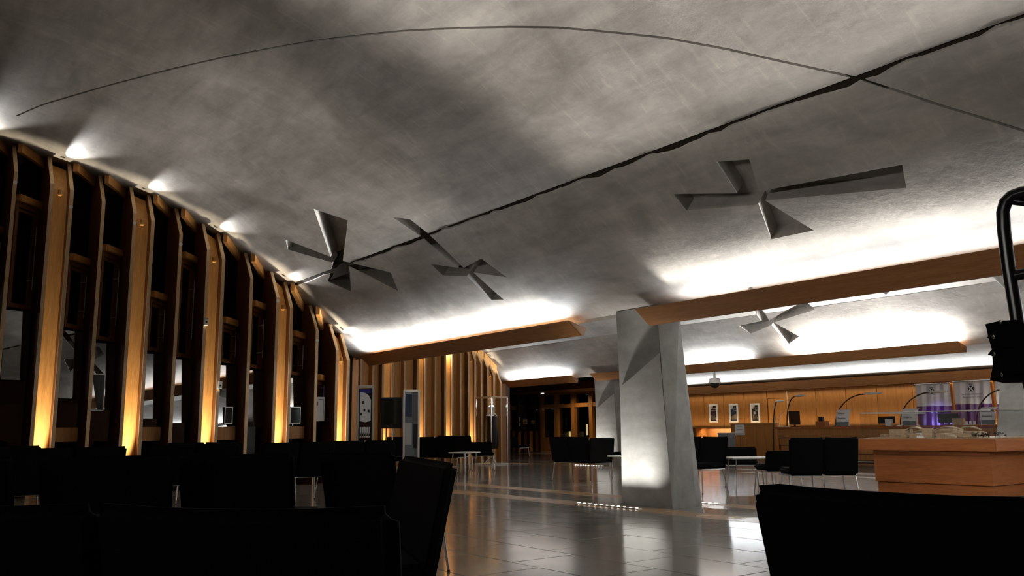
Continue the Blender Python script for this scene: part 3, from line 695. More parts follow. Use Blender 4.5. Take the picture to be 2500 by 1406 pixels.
for (x, y, dx, dy, h, rz) in [(-.45, .62, .18, .30, .12, .25), (-.35, .3, .2, .14, .10, -.2), (-.6, .12, .12, .14, .13, .3), (-.2, .55, .28, .3, .09, .3), (-.5, -.1, .30, .18, .06, .4), (0, .1, .35, .25, .12, .1), (.3, .5, .3, .35, .11, 0), (.35, 0, .25, .4, .08, .2), (-.62, -.42, .2, .26, .05, 0), (-.1, -.3, .3, .2, .07, -.3)]:
    MB().rbox((x, y, .015 + h / 2), (dx, dy, h), .004, 1, Matrix.Translation((x, y, 0)) @ rotz(rz) @ Matrix.Translation((-x, -y, 0))).build('model_block', M['card'], md)
for k in range(22):
    x, y, h = rm.uniform(-.8, -.45), rm.uniform(-.45, .85), rm.uniform(.02, .07)
    MB().box((x, y, .015 + h / 2), (rm.uniform(.04, .1), rm.uniform(.05, .14), h), Matrix.Translation((x, y, 0)) @ rotz(rm.uniform(-.6, .6)) @ Matrix.Translation((-x, -y, 0))).build('model_block', M['card'] if k % 3 else M['white'], md)
for k, (x, y, l) in enumerate([(-.45, -.12, .42), (-.25, -.32, .34), (-.5, .36, .3)]):
    m = MB(); n = 10
    for i in range(n + 1):
        s = i / n
        for side in (-1, 1):
            for dz in (0, .012): m.v.append((x + side * .07 * math.sin(math.pi * (.1 + .8 * s)), y - l / 2 + l * s, .11 + .05 * math.sin(math.pi * s) + dz))
    for i in range(n):
        b = 4 * i; m.f += [(b, b + 2, b + 6, b + 4), (b + 1, b + 5, b + 7, b + 3), (b, b + 4, b + 5, b + 1), (b + 2, b + 3, b + 7, b + 6)]
    m.f += [(0, 1, 3, 2), (4 * n, 4 * n + 2, 4 * n + 3, 4 * n + 1)]; m.build('leaf_roof', M['card'], md)
for k in range(26):
    x, y = rm.uniform(-.75, -.3), rm.uniform(-.85, -.55); h = rm.uniform(.03, .07)
    m = MB().tube([(x, y, .014), (x, y, .014 + h)], .002, 5)
    for j in range(7): a = rm.uniform(0, 6.28); r = rm.uniform(.008, .02); m.box((x + r * math.cos(a), y + r * math.sin(a), .014 + h * rm.uniform(.7, 1.1)), (.014, .012, .008))
    m.build('model_tree', M['leaf'], md)
# ------------------------------------------------------------------ reception counter and what stands on it
CX = 20.6
cy0, cy1 = onX(1897, 1060, CX).y, 6.4; Lr = cy0 - cy1; cyc = (cy0 + cy1) / 2
t = thing('reception_counter', 'long timber reception counter with stepped horizontal boards', 'counter', (CX, cyc, 0))
MB().rbox((.35, 0, .985), (.85, Lr + .1, .05), .008, 2).build('counter_top', M['cherry'], t)
for k, (z0, z1, dx) in enumerate([(.72, .955, 0), (.51, .70, .03), (.30, .49, .06), (.14, .28, .09)]):
    MB().rbox((.02 + dx, 0, (z0 + z1) / 2), (.03, Lr - dx * 2, z1 - z0), .004, 1).build('front_board', M['maple'], t)
MB().box((.25, 0, .5), (.3, Lr - .2, .9)).build('carcass', M['oak_dark'], t)
for s in (-1, 1): MB().rbox((.35, s * (Lr / 2 - .02), .5), (.7, .04, .92), .004, 1).build('end_panel', M['oak'], t)
for k in range(6): MB().box((.06, -Lr / 2 + .8 + k * (Lr - 1.6) / 5, .07), (.05, .12, .14)).build('foot', M['blackp'], t)
MB().tube([(.03, -Lr / 2 + .3, .10), (.03, Lr / 2 - .3, .10)], .02, 8).build('foot_rail', M['steel'], t)
TOP = 1.0105
def on_counter(u): 
    p = onX(u, 1045, CX + .3); return (CX + .3, p.y, TOP)
def arc_lamp(label, loc, h, reach, base_drop=0, head=.34, dirn=-1):
    t = thing('arc_lamp', label, 'lamp', loc)
    MB().lathe([(.09, 0), (.09, .012), (.02, .02)], 18, (0, 0, base_drop)).build('base', M['steel'], t)
    pts = []
    for i in range(15):
        s = i / 14; a = s * math.pi / 2; pts.append((0, dirn * reach * (1 - math.cos(a)), base_drop + .01 + (h - base_drop - .01) * (math.sin(a) ** 1.0)))
    MB().tube(pts, .017, 8).build('arc_stem', M['brownd'], t, smooth=60)
    n = 9; m = MB()
    for i in range(n + 1):
        s = i / n; w = .10 * math.sin(math.pi * min(1, .18 + .75 * s)) ; th = .05 * math.sin(math.pi * (.12 + .8 * s)); y = dirn * (reach - .03 + head * s)
        m.v += [(-w, y, h), (0, y, h + th), (w, y, h), (0, y, h - th * .5)]
    for i in range(n):
        for k in range(4): m.f.append((4 * i + k, 4 * i + (k + 1) % 4, 4 * i + 4 + (k + 1) % 4, 4 * i + 4 + k))
    m.f += [(3, 2, 1, 0), tuple(4 * n + k for k in range(4))]; m.build('lamp_head', M['white'], t, smooth=50); return t
def lampz(u, v): return onX(u, v, CX + .3).z
for (ub, ut, vt, lb) in [(2041, 2110, 962, 'arc lamp on the counter beside the first curved sign'), (2199, 2270, 958, 'arc lamp whose head crosses the left purple banner'), (2386, 2452, 950, 'arc lamp at the right end, before the third banner')]:
    l = on_counter(ub); yt = onX(ut, vt, CX + .3).y; z = lampz(ut, vt); arc_lamp(lb, l, z - TOP, abs(l[1] - yt), head=.52)
q = onX(1921, 1046, CX + .6); arc_lamp('arc lamp in front of the timber door', (CX + .62, q.y, TOP), lampz(1950, 966) - TOP, .35, head=.36)
q = onX(1886, 1046, 21.6); arc_lamp('floor standing arc lamp left of the counter end', (21.6, q.y, 0), onX(1905, 980, 21.6).z, .22, head=.28)
def curved_sign(label, u0, u1, vt, rz=0, txt=True):
    a, b = on_counter(u0), on_counter(u1); w = abs(a[1] - b[1]); h = onX(u0, vt, CX + .3).z - TOP
    t = thing('counter_sign', label, 'sign', (CX + .12, (a[1] + b[1]) / 2, TOP), rz); m = MB(); n = 14
    for i in range(n + 1):
        s = i / n; z = .012 + (h - .012) * math.sin(s * 1.45) / math.sin(1.45); xx = -.02 + .16 * s ** 2.4
        for sy in (-1, 1):
            for d in (0, .006): m.v.append((xx + d, sy * w / 2 * (1 - .1 * (1 - s)), z))
    for i in range(n):
        k = 4 * i; m.f += [(k, k + 2, k + 6, k + 4), (k + 1, k + 5, k + 7, k + 3), (k, k + 4, k + 5, k + 1), (k + 2, k + 3, k + 7, k + 6)]
    m.f += [(0, 1, 3, 2), (4 * n, 4 * n + 2, 4 * n + 3, 4 * n + 1)]; m.build('sign_sheet', M['paper'], t, smooth=40)
    MB().rbox((-.022, 0, .012 + h * .12), (.012, w * .84, h * .24), .003, 1).build('leaflet_tray', M['grey'], t)
    MB().rbox((.02, 0, .006), (.14, w * .9, .012), .003, 1).build('foot', M['steel'], t)
    if txt:
        tm = Matrix(((0, 0, -1, -.024), (-1, 0, 0, w * .34), (0, 1, 0, 0), (0, 0, 0, 1)))
        for zz, s, body in ((h * .72, .062, 'General'), (h * .44, .062, 'Enquiries')):
            text('lettering', body, s, Matrix.Translation((.022 if zz > h * .6 else .006, 0, zz)) @ tm, M['ink'], t)
    return t
curved_sign('white curved sign beside the left arc lamp on the counter', 2052, 2086, 1000)
curved_sign('white curved sign behind the left half of the glass case', 2212, 2252, 998)
curved_sign('white curved sign at the right, before the pillar', 2404, 2444, 994)
curved_sign('white curved sign turned sideways near the counter end', 1900, 1928, 1006, rz=math.radians(-55))
def monitor(label, u, v, w, h, rz, x=CX + .35, mat='blackp', z=TOP):
    p = onX(u, v, x); t = thing('desk_monitor', label, 'monitor', (x, p.y, z), rz)
    MB().rbox((0, 0, h / 2 + .06), (.04, w, h), .008, 2).build('screen_housing', M[mat], t); MB().box((.022, 0, h / 2 + .06), (.003, w - .04, h - .04)).build('screen', M['screen'], t)
    MB().rbox((0, 0, .006), (.16, .2, .012), .004, 1).build('stand_foot', M['blackp'], t); MB().box((0, 0, .04), (.03, .04, .06)).build('stand_neck', M['blackp'], t); return t
monitor('dark computer monitor behind the counter near the third curved sign', 2166, 1045, .46, .18, 0)
monitor('wide dark computer monitor before the purple banner', 2318, 1045, .48, .22, .1)
monitor('narrow dark red-brown monitor edge near the counter end', 1941, 1045, .34, .38, 1.15, mat='brownd')
q = on_counter(2020); box_thing('desk_box', 'small open timber box on the counter by the left arc lamp', 'box', (q[0] - .22, q[1], TOP + .07), (.2, .3, .14), M['cherry'], [('black_telephone', (0, .02, .2), (.1, .12, .12), M['blackp'])])
q = on_counter(2183); box_thing('paper_box', 'small white box before the dark monitor', 'box', (q[0] - .22, q[1], TOP + .08), (.1, .16, .16), M['paper'], [('lid', (0, 0, .162), (.104, .164, .006), M['white'])])
q = on_counter(2352); box_thing('card_stand', 'beige card box beside the wide monitor', 'box', (q[0] - .2, q[1], TOP + .08), (.12, .26, .16), M['card'], [('lid', (0, 0, .162), (.124, .264, .006), M['card'])])
q = on_counter(2381)
t = thing('pen_tray', 'small pale tray of leaflets near the right arc lamp', 'tray', (q[0] - .2, q[1], TOP)); MB().rbox((0, 0, .01), (.14, .3, .02), .004, 1).build('tray', M['paper'], t)
for k in range(3): MB().box((0, -.09 + k * .09, .055), (.006, .06, .07)).build('leaflet', M['paper'], t)
q = onX(1985, 1040, 23.6); box_thing('back_counter', 'pale lit side counter against the panelled wall', 'counter', (23.7, q.y, .51), (.8, 1.7, 1.02), M['maple'], [('worktop', (0, 0, 1.04), (.84, 1.76, .04), M['oak_lit'])])
area((CX + 1.2, 13.0, 2.1), (.3, 0, -1), 12, .3, 12, (1, .75, .45), spread=140)
# ------------------------------------------------------------------ banners
def banner(label, u0, u1, vt, words=True, x=24.25):
    a, b = onX(u0, vt, x), onX(u1, vt, x); w = abs(a.y - b.y); zt = a.z; t = thing('hanging_banner', label, 'banner', (x, (a.y + b.y) / 2, .25))
    H = zt - .25; split = H - .62
    for nm, z0, z1, mat in (('white_field', split, H, M['satin']), ('purple_field', .02, split, M['purple'])):
        m = MB(); nx_, nz_ = 28, 8
        for j in range(nz_ + 1):
            for i in range(nx_ + 1):
                s = i / nx_; z = z0 + (z1 - z0) * j / nz_; f = .02 * math.sin(s * 17 + z * 1.3) + .012 * math.sin(s * 31 + 2 + z * 2)
                m.v.append((f, (s - .5) * w, z))
        k0 = len(m.v); m.v += [(p[0] + .006, p[1], p[2]) for p in m.v[:k0]]
        id2 = lambda j, i: j * (nx_ + 1) + i
        for j in range(nz_):
            for i in range(nx_): q4 = (id2(j, i), id2(j, i + 1), id2(j + 1, i + 1), id2(j + 1, i)); m.f.append(q4); m.f.append(tuple(k0 + r for r in q4[::-1]))
        for i in range(nx_):
            for j in (0, nz_): m.f.append((id2(j, i), id2(j, i + 1), k0 + id2(j, i + 1), k0 + id2(j, i)))
        for j in range(nz_):
            for i in (0, nx_): m.f.append((id2(j, i), id2(j + 1, i), k0 + id2(j + 1, i), k0 + id2(j, i)))
        m.build(nm, mat, t, smooth=60)
    MB().tube([(0, -w / 2 - .02, H + .01), (0, w / 2 + .02, H + .01)], .014, 8).build('top_rail', M['steel'], t); MB().rbox((0, 0, -.12), (.2, w, .24), .01, 1).build('foot', M['steel'], t)
    # saltire emblem under a small crown
    ex = -.045; ez = H - .2; es = .075 if words else .065
    e = MB().box((ex, 0, ez), (.004, es * 2, es * 2.1)); e.build('emblem_field', M['ink'], t)
    s = MB()
    for a in (-1, 1): s.box((ex - .004, 0, ez), (.004, .028, es * 2.6), Matrix.Translation((0, 0, ez)) @ Matrix.Rotation(a * math.radians(43), 4, 'X') @ Matrix.Translation((0, 0, -ez)))
    s.build('emblem_saltire', M['white'], t)
    c = MB().box((ex, 0, ez + es * 1.35), (.004, es * 1.5, .012))
    for k in range(5): c.box((ex, (-2 + k) * es * .34, ez + es * 1.35 + .02), (.004, .012, .035))
    c.build('emblem_crown', M['dimtxt'], t)
    if words:
        tm = Matrix(((0, 0, -1, ex), (-1, 0, 0, 0), (0, 1, 0, 0), (0, 0, 0, 1)))
        for z, body in ((ez - .17, 'The Scottish Parliament'), (ez - .25, 'Pàrlamaid na h-Alba')): text('lettering', body, .062, Matrix.Translation((0, 0, z)) @ tm, M['dimtxt'], t, 'CENTER')
    return t
banner('left one of the white and purple banners', 2234, 2318, 940, False)
banner('middle white and purple banner with two lines of lettering', 2327, 2416, 933)
banner('right white and purple banner, cut off by the pillar', 2428, 2520, 930, False)
for u in (2323, 2422):
    p = onX(u, 1000, 24.5); t = box_thing('oak_post', 'slim oak post between the left and middle banners' if u < 2400 else 'slim oak post between the middle and right banners', 'post', (24.6, p.y, 1.12), (.08, .09, 2.24), M['oak'])
spot((23.4, onX(2275, 1040, 24).y, 1.05), (.9, -.1, .12), 22, 70, (.3, .25, 1), .8)
area((23.7, 8.2, 2.2), (.4, 0, -1), 3.4, .1, 240, WHITE, spread=150)
# ------------------------------------------------------------------ wall posters and signs
def poster(label, u0, u1, v0, v1, bg, lines, kind):
    x = XB - .03; a, b = onX(u0, v0, x), onX(u1, v1, x); w = abs(a.y - b.y); h = a.z - b.z; t = thing('framed_poster', label, 'poster', (x, (a.y + b.y) / 2, b.z))
    f = MB().box((-.012, -w / 2 + .03, h / 2), (.03, .06, h)).box((-.012, w / 2 - .03, h / 2), (.03, .06, h)).box((-.012, 0, .03), (.03, w - .12, .06)).box((-.012, 0, h - .03), (.03, w - .12, .06)); f.build('frame', M['white'], t)
    MB().box((-.004, 0, h / 2), (.008, w - .12, h - .12)).build('print', M[bg], t)
    q = MB(); q.prism([(0, 0)] + [(.13 * math.cos(k * math.pi / 16), -.13 * math.sin(k * math.pi / 16)) for k in range(9)], .003, lambda p, hh: (-.010 - hh, w / 2 - .06 - p[0], h - .06 + p[1])); q.build('corner_disc', M['txt'], t)
    tm = Matrix(((0, 0, -1, -.0105), (-1, 0, 0, -w / 2 + .08), (0, 1, 0, 0), (0, 0, 0, 1)))
    for k, bd in enumerate(lines): text('lettering', bd, .062, Matrix.Translation((0, 0, h - .17 - k * .085)) @ tm, M['txt'], t, 'RIGHT')
    rp = random.Random(kind)
    for k in range(7): hh = rp.uniform(.05, .2); MB().box((-.010, -w / 2 + .12 + k * (w - .24) / 6, .10 + hh / 2), (.003, rp.uniform(.03, .06), hh)).build('picture_shape', M['dimtxt'] if k % 2 else M['card'], t)
    if kind == 2: MB().box((-.010, 0, h * .42), (.002, w - .14, h * .34)).build('sky_area', M['navy'], t)
    if kind == 3: MB().box((-.010, w / 2 - .16, h * .5), (.003, .08, .09)).build('white_square', M['txt'], t)
poster('left framed poster with maroon print on the panelled wall', 1731, 1754, 987, 1031, 'maroon', ['Festival', 'Parliament'], 1)
poster('middle framed poster with blue evening sky print', 1780, 1804, 986, 1031, 'navy', ['Landscape', 'Tour'], 2)
poster('right framed poster with dark print and small white square', 1832, 1857, 985, 1031, 'olive', ['History', 'Tour'], 3)
p = onX(1807, 1062, 19.2)
t = thing('sign_stand', 'white notice on a slim pole before the timber screen wall', 'sign', (19.2, p.y, 0)); a = onX(1795, 1037, 19.2); b = onX(1819, 1062, 19.2)
MB().rbox((0, 0, (a.z + b.z) / 2), (.02, abs(a.y - b.y), a.z - b.z), .006, 2).build('notice_board', M['white'], t); MB().box((-.012, 0, b.z + .03), (.003, abs(a.y - b.y) - .05, .02)).build('black_bar', M['ink'], t)
tm = Matrix(((0, 0, -1, -.0115), (-1, 0, 0, .12), (0, 1, 0, 0), (0, 0, 0, 1)))
for k in range(3): MB().box((-.0115, -.01, a.z - .05 - k * .04), (.002, .2 - .04 * (k % 2), .008)).build('text_line', M['dimtxt'], t)
MB().tube([(.0, 0, .01), (0, 0, b.z)], .009, 8).build('pole', M['chrome'], t); MB().lathe([(.13, 0), (.13, .01), (.02, .018)], 20).build('base', M['steel'], t)
p = onX(1775, 1090, 18.5); box_thing('grey_kiosk', 'grey box kiosk behind the bench right of the pillar', 'kiosk', (18.5, p.y, .43), (.3, .35, .86), M['grey'], [('shelf', (-.05, 0, .2), (.4, .3, .02), M['white']), ('white_lid', (0, 0, .865), (.32, .37, .015), M['white'])])
# dome camera under the trough
p = onX(1741, 921, 16.35)
t = thing('dome_camera', 'white security dome camera hanging from the oak light trough', 'camera', (16.40, p.y, p.z - .14))
MB().lathe([(.11, .12), (.13, .10), (.13, .04), (.155, .03), (.155, .0), (.12, -.005)][::-1], 24).build('housing', M['white'], t, smooth=40)
MB().lathe([(.004, -.125)] + [(.12 * math.sin(k * math.pi / 16), -.005 - .12 * math.cos(k * math.pi / 16)) for k in range(1, 9)], 24).build('dome', M['tubeb'], t, smooth=60)
MB().tube([(0, 0, .12), (0, 0, 2.36 - (p.z - .14) - .001)], .03, 10).build('bracket', M['white'], t)
# ------------------------------------------------------------------ shop front in the far corner
sh = thing('trim_90', kind='structure'); sh.name = 'trim_shopfront'
def sy(u, v=1000): return onX(u, v, XB - .1).y
def sz(u, v): return onX(u, v, XB - .1).z
y_l, y_r = Y3 - .05, yb(1660)
MB().box((XB + .02, (y_l + y_r) / 2, .33), (.2, y_l - y_r, .66)).build('lower_panel', M['oak'], sh)
zA, zB, zC, zD = .66, 1.97, 2.15, 2.45
MB().box((XB + .02, (y_l + y_r) / 2, 2.06), (.16, y_l - y_r, .17)).build('mid_rail', M['oak'], sh); MB().box((XB + .02, (y_l + y_r) / 2, 2.72), (.2, y_l - y_r, .34)).build('top_rail', M['oak'], sh)
for u in (1318, 1356, 1397, 1441, 1480): MB().box((XB + .01, min(y_l - .08, sy(u)), 1.5), (.2, .16 if u < 1320 else .22, 2.4)).build('mullion', M['oak'], sh)
MB().box((XB + .06, (y_l + y_r) / 2, 1.6), (.01, y_l - y_r, 2.0)).build('pane', M['pane'], sh)
MB().box((XB - .12, sy(1338), .03), (.04, sy(1320) - sy(1356), .03)).build('kick_strip', M['ply'], sh)
MB().box((26.5, 27, 1.6), (.1, 10, 3.4)).build('shop_rear_wall', M['dark'], sh)
MB().rbox((23.6, (y_l + 22.9) / 2, 2.75), (2.4, y_l - 22.9, .3), .01, 1).build('soffit', M['oak_dark'], sh)
p = onZ(1324, 960, 2.59); t = thing('downlight', 'small round ceiling downlight above the shop window', 'light', (p.x, p.y, 2.6)); MB().lathe([(.09, -.004), (.09, -.012), (.075, -.014)][::-1], 18).build('rim', M['steel'], t); MB().lathe([(.07, -.016), (.07, -.014)], 18).build('lens', M['lamp'], t)
spot((23.6, 28.5, 2.5), (.5, 0, -1), 55, 130, WARM, .8); spot((23.4, 26.0, 2.5), (.5, 0, -1), 40, 130, WARM, .8)
rs = random.Random(9)
shelf = thing('shop_counter', 'dark display shelf inside the shop window', 'shelf', (25.4, 27.0, 0)); MB().rbox((0, 0, .64), (.5, 7.0, .04), .005, 1).build('shelf_board', M['oak_dark'], shelf); MB().rbox((0, 0, .31), (.45, 6.9, .62), .005, 1).build('shelf_base', M['oak_dark'], shelf)
goods = [(1330, 'white mug on the shop shelf near the left mullion', 'mug'), (1338, 'slim white bottle in the left shop window', 'bottle'), (1370, 'small figurine in the middle shop window', 'figurine'), (1383, 'white carton in the middle shop window', 'carton'), (1405, 'small animal figurine in the right shop window', 'figurine'), (1420, 'square pale carton in the right shop window', 'carton'), (1377, 'squat pale jar in the middle shop window', 'jar')]
for u, lb, ct in goods:
    y = onX(u, 1050, 25.3).y; t = thing(ct, lb, ct, (25.3, y, .66))
    if ct == 'carton': MB().rbox((0, 0, .12), (.14, .16, .24), .004, 1).build('body', M['paper'], t); MB().box((0, 0, .245), (.142, .162, .008)).build('lid', M['grey'], t)
    elif ct == 'figurine':
        MB().rbox((0, 0, .17), (.06, .22, .09), .03, 2).build('body', M['card'], t); MB().lathe([(.005, -.04), (.04, 0), (.005, .05)], 10, (0, -.12, .27)).build('head', M['card'], t)
        for sx in (-.09, .08): MB().tube([(0, sx, .14), (0, sx * 1.1, 0)], .014, 6).build('leg', M['card'], t)
    else:
        r = {'mug': .05, 'bottle': .035, 'jar': .07}[ct]; h = {'mug': .12, 'bottle': .34, 'jar': .15}[ct]
        MB().lathe([(r * .9, 0), (r, .02), (r, h * .7), (r * (.4 if ct == 'bottle' else 1), h * .85), (r * (.4 if ct == 'bottle' else .95), h)], 14).build('body', M['paper'], t, smooth=50)
for u, v0, v1, lb in ((1391, 1053, 1068, 'short glowing lamp tube in the middle shop window'), (1433, 1036, 1063, 'tall glowing lamp tube in the right shop window')):
    a, b = onX(u, v0, 25.1), onX(u, v1, 25.1); t = thing('lamp_tube', lb, 'lamp', (25.1, a.y, .66)); MB().lathe([(.07, 0), (.07, max(.02, b.z - .66)), (.05, max(.03, b.z - .65))], 14).build('base', M['brownd'], t); MB().lathe([(.045, b.z - .64), (.045, a.z - .66)], 14).build('glowing_tube', M['warmlamp'], t)
# plaques on the dark partition
for u0, u1, v0, v1, lb in ((1277, 1288, 1024, 1036, 'left small pale notice on the dark glass partition'), (1297, 1306, 1026, 1034, 'right small pale notice on the dark glass partition'), (1267, 1271, 1019, 1041, 'narrow white strip notice on the dark glass partition')):
    a, b = onY(u0, v0, Y3 - .12), onY(u1, v1, Y3 - .12); t = thing('wall_notice', lb, 'notice', ((a.x + b.x) / 2, Y3 - .105, b.z)); w, h = b.x - a.x, a.z - b.z
    MB().box((0, 0, h / 2), (w, .02, h)).build('plate', M['paper'] if u0 < 1270 else M['card'], t); MB().box((0, -.012, h / 2), (w * .8, .004, h * .12)).build('text_line', M['ink'], t)
# ------------------------------------------------------------------ glass robe case
c = onZ(1199, 1134); cw = .66
t = thing('robe_case', 'tall glass showcase with steel posts on the far left', 'display case', (c.x + .1, c.y + .1, 0), math.radians(8)); H = 1.98
for sx in (-1, 1):
    for sy_ in (-1, 1): MB().box((sx * cw / 2, sy_ * cw / 2, H / 2), (.03, .03, H)).build('post', M['chrome'], t)
for sx, sy_, dx, dy in ((-1, 0, .008, cw - .04), (1, 0, .008, cw - .04), (0, -1, cw - .04, .008), (0, 1, cw - .04, .008)): sheet_of_glass((sx * cw / 2, sy_ * cw / 2, H / 2), (dx, dy, H - .08)).build('glass_side', M['clear'], t)
MB().rbox((0, 0, .02), (cw + .04, cw + .04, .04), .005, 1).build('base', M['steel'], t); MB().rbox((0, 0, H), (cw + .04, cw + .04, .04), .005, 1).build('top', M['ply'], t)
r = thing('robe_on_stand', 'black ceremonial robe with white collar inside the glass showcase', 'robe', (c.x + .1, c.y + .1, .042), math.radians(8))
prof = [(.20, .42), (.235, .6), (.22, .9), (.20, 1.15), (.21, 1.33), (.15, 1.42), (.06, 1.46)]; m = MB(); sg = 40
for (rr, z) in prof:
    for k in range(sg): a = 2 * math.pi * k / sg; q = rr * (1 + .10 * math.sin(a * 9) * (1.4 - z)); m.v.append((q * math.cos(a) * .75, q * math.sin(a), z))
for i in range(len(prof) - 1):
    for k in range(sg): m.f.append((i * sg + k, i * sg + (k + 1) % sg, (i + 1) * sg + (k + 1) % sg, (i + 1) * sg + k))
m.f += [tuple(reversed(range(sg))), tuple((len(prof) - 1) * sg + k for k in range(sg))]; m.build('robe', M['blackp'], r, smooth=60)
MB().lathe([(.17, 1.385), (.12, 1.455), (.065, 1.50), (.05, 1.54)], 24).build('white_collar', M['white'], r, smooth=60)
MB().lathe([(.045, 1.545), (.085, 1.58), (.09, 1.64), (.06, 1.70), (.01, 1.72)], 20).build('white_head_form', M['white'], r, smooth=60)
MB().tube([(0, 0, .42), (0, 0, .16)], .015, 8).build('stand_pole', M['chrome'], r)
for k in range(3): a = k * 2.1 + .4; MB().tube([(0, 0, .2), (.12 * math.cos(a), .12 * math.sin(a), .1), (.2 * math.cos(a), .2 * math.sin(a), .015)], .012, 8).build('stand_leg', M['white'], r)
spot((c.x + .1, c.y + .1, 1.93), (0, -.05, -1), 45, 70, (1, 1, 1), .6)
# ------------------------------------------------------------------ leaflet stands and monitor near the end of the window wall
def frame_stand(label, u0, u1, vt, d, name, top=1.98):
    a = atD(u0, vt, d); b = atD(u1, vt + 6, d); w = (b - a).length; mid = (a + b) / 2; ang = math.atan2((b - a).y, (b - a).x); H = mid.z
    t = thing(name, label, 'display stand', (mid.x, mid.y, 0), ang)
    for s in (-1, 1): MB().rbox((s * (w / 2 - .02), 0, H / 2), (.04, .06, H), .008, 2).build('upright', M['silver'], t); MB().rbox((s * (w / 2 - .02), 0, .01), (.07, .34, .02), .005, 1).build('foot', M['steel'], t)
    MB().rbox((0, 0, H - .03), (w - .08, .045, .05), .006, 1).build('head_bar', M['silver'], t); return t, w, H
t, w, H = frame_stand('leaflet stand with white map and three rows of leaflets', 872, 914, 937, 16.2, 'leaflet_stand')
MB().box((0, .01, H / 2), (w - .08, .012, H - .14)).build('back_sheet', M['brownd'], t)
m = MB(); pts = [(-.5, 0), (.0, -.04), (.5, 0), (.5, .72), (.3, .86), (0, .95), (-.5, .98)]; ww = w - .12
m.prism([(p[0] * ww, H - .66 + p[1] * .54) for p in pts], .006, lambda p, h: (p[0], -.008 - h, p[1])); m.build('white_map', M['paper'], t)
m = MB().box((0, -.004, H - .115), (ww, .006, .07)); m.build('blue_header', M['bluep'], t)
for q in ((-.25, .38), (-.38, .14), (-.08, .22), (.3, .2)): MB().box((q[0] * ww, -.017, H - .66 + q[1] * .9), (.035, .003, .05)).build('map_picture', M['ink'], t)
for r_ in range(4):
    z = H - .93 - r_ * .24
    MB().rbox((0, -.05, z - .03), (ww, .08, .015), .003, 1).build('rack_shelf', M['card'], t)
    for k in range(5):
        MB().box((-ww / 2 + (k + .5) * ww / 5, -.045, z + .07), (ww / 5 - .012, .012, .18), Matrix.Translation((0, 0, 0))).build('leaflet', M['paper'], t)
        m = MB().prism([(-.5, 0), (.5, 0), (.5, .07), (-.5, .02)], .003, lambda p, h: ((p[0]) * (ww / 5 - .02) + (-ww / 2 + (k + .5) * ww / 5), -.053 - h, z - .005 + p[1])); m.build('leaflet_print', M['brownd'], t)
spot((t.location.x + .6, t.location.y - 1.1, 2.9), (-.32, .62, -1), 130, 50, COOL, .8)
t, w, H = frame_stand('silver notice frame with grey photographs, right of the wall screen', 985, 1025, 948, 18.2, 'notice_frame')
MB().box((0, .01, H / 2 + .1), (w - .08, .012, H - .3)).build('back_sheet', M['grey'], t)
for c_, d_, mm in (((-.06, 1.55), (.14, .5), 'navy'), ((.08, 1.5), (.12, .6), 'dimtxt'), ((-.06, .95), (.14, .45), 'txt'), ((.09, .9), (.10, .5), 'ink'), ((-.05, 1.80), (.13, .06), 'txt')):
    MB().box((c_[0], -.001, c_[1]), (d_[0], .006, d_[1])).build('photo_panel', M[mm], t)
MB().box((0, -.012, H / 2 + .1), (w - .085, .005, H - .32)).build('glass_front', M['clear'], t)
a = atD(930, 968, 17.0); b = atD(984, 972, 17.0); mid = (a + b) / 2; ang = math.atan2((b - a).y, (b - a).x) - .25
t = thing('screen_on_stand', 'dark television screen on a twin post stand beside the leaflet stand', 'television', (mid.x, mid.y, 0), ang); w = (b - a).length; zt = mid.z; hh = .60
MB().rbox((0, 0, zt - hh / 2), (w, .06, hh), .01, 2).build('screen_housing', M['blackp'], t); MB().box((0, -.032, zt - hh / 2 + .02), (w - .07, .004, hh - .12)).build('screen', M['screen'], t)
MB().box((0, -.036, zt - hh + .045), (.03, .004, .01)).build('badge', M['steel'], t)
for s in (-.12, .0): MB().tube([(s, .06, .02), (s, .06, zt - .1)], .016, 8).build('stand_post', M['chrome'], t)
MB().rbox((-.06, .05, .015), (.5, .4, .03), .01, 1).build('stand_base', M['blackp'], t)
# ------------------------------------------------------------------ framed notices and boxes on the window fins
def window_notice(u0, u1, v0, v1, label, white=False, yy=TIP + .22):
    a, b = onY(u0, v0, yy), onY(u1, v1, yy); w, h = b.x - a.x, a.z - b.z; t = thing('window_notice', label, 'notice', ((a.x + b.x) / 2, yy, b.z))
    f = MB()
    for s in (-1, 1): f.box((s * (w / 2 - .008), 0, h / 2), (.016, .02, h)); f.box((0, 0, h / 2 + s * (h / 2 - .008)), (w - .032, .02, .016))
    f.build('frame', M['steel'] if not white else M['white'], t); MB().box((0, .006, h / 2), (w - .03, .004, h - .03)).build('sheet', M['paper'] if white else M['screen'], t)
    if white: MB().box((0, .002, h * .9), (w * .5, .004, .012)).build('text_line', M['dimtxt'], t)
    return t
window_notice(222, 252, 912, 1003, 'framed glass notice in the second dark window bay')
window_notice(549, 567, 993, 1035, 'small dark frame behind the third lit column')
window_notice(708, 733, 993, 1034, 'small dark frame behind the fourth lit column')
window_notice(773, 791, 969, 1028, 'white paper notice on the window near the leaflet stand', True)
def wall_box(u, v, label, y=TIP - .02):
    p = onY(u, v, y); t = thing('sensor_box', label, 'sensor', (p.x, y, p.z)); MB().rbox((0, 0, 0), (.07, .06, .14), .006, 2).build('housing', M['white'], t)
    MB().lathe([(.02, 0), (.016, .006)], 12, (0, 0, 0), Matrix.Translation((0, -.03, -.01)) @ Matrix.Rotation(math.pi / 2, 4, 'X')).build('lens', M['blackp'], t)
wall_box(503, 785, 'white sensor box high on the third lit column')
wall_box(537, 940, 'white sensor box lower on the third lit column')
p = onY(904, 912, TIP2 - .03)
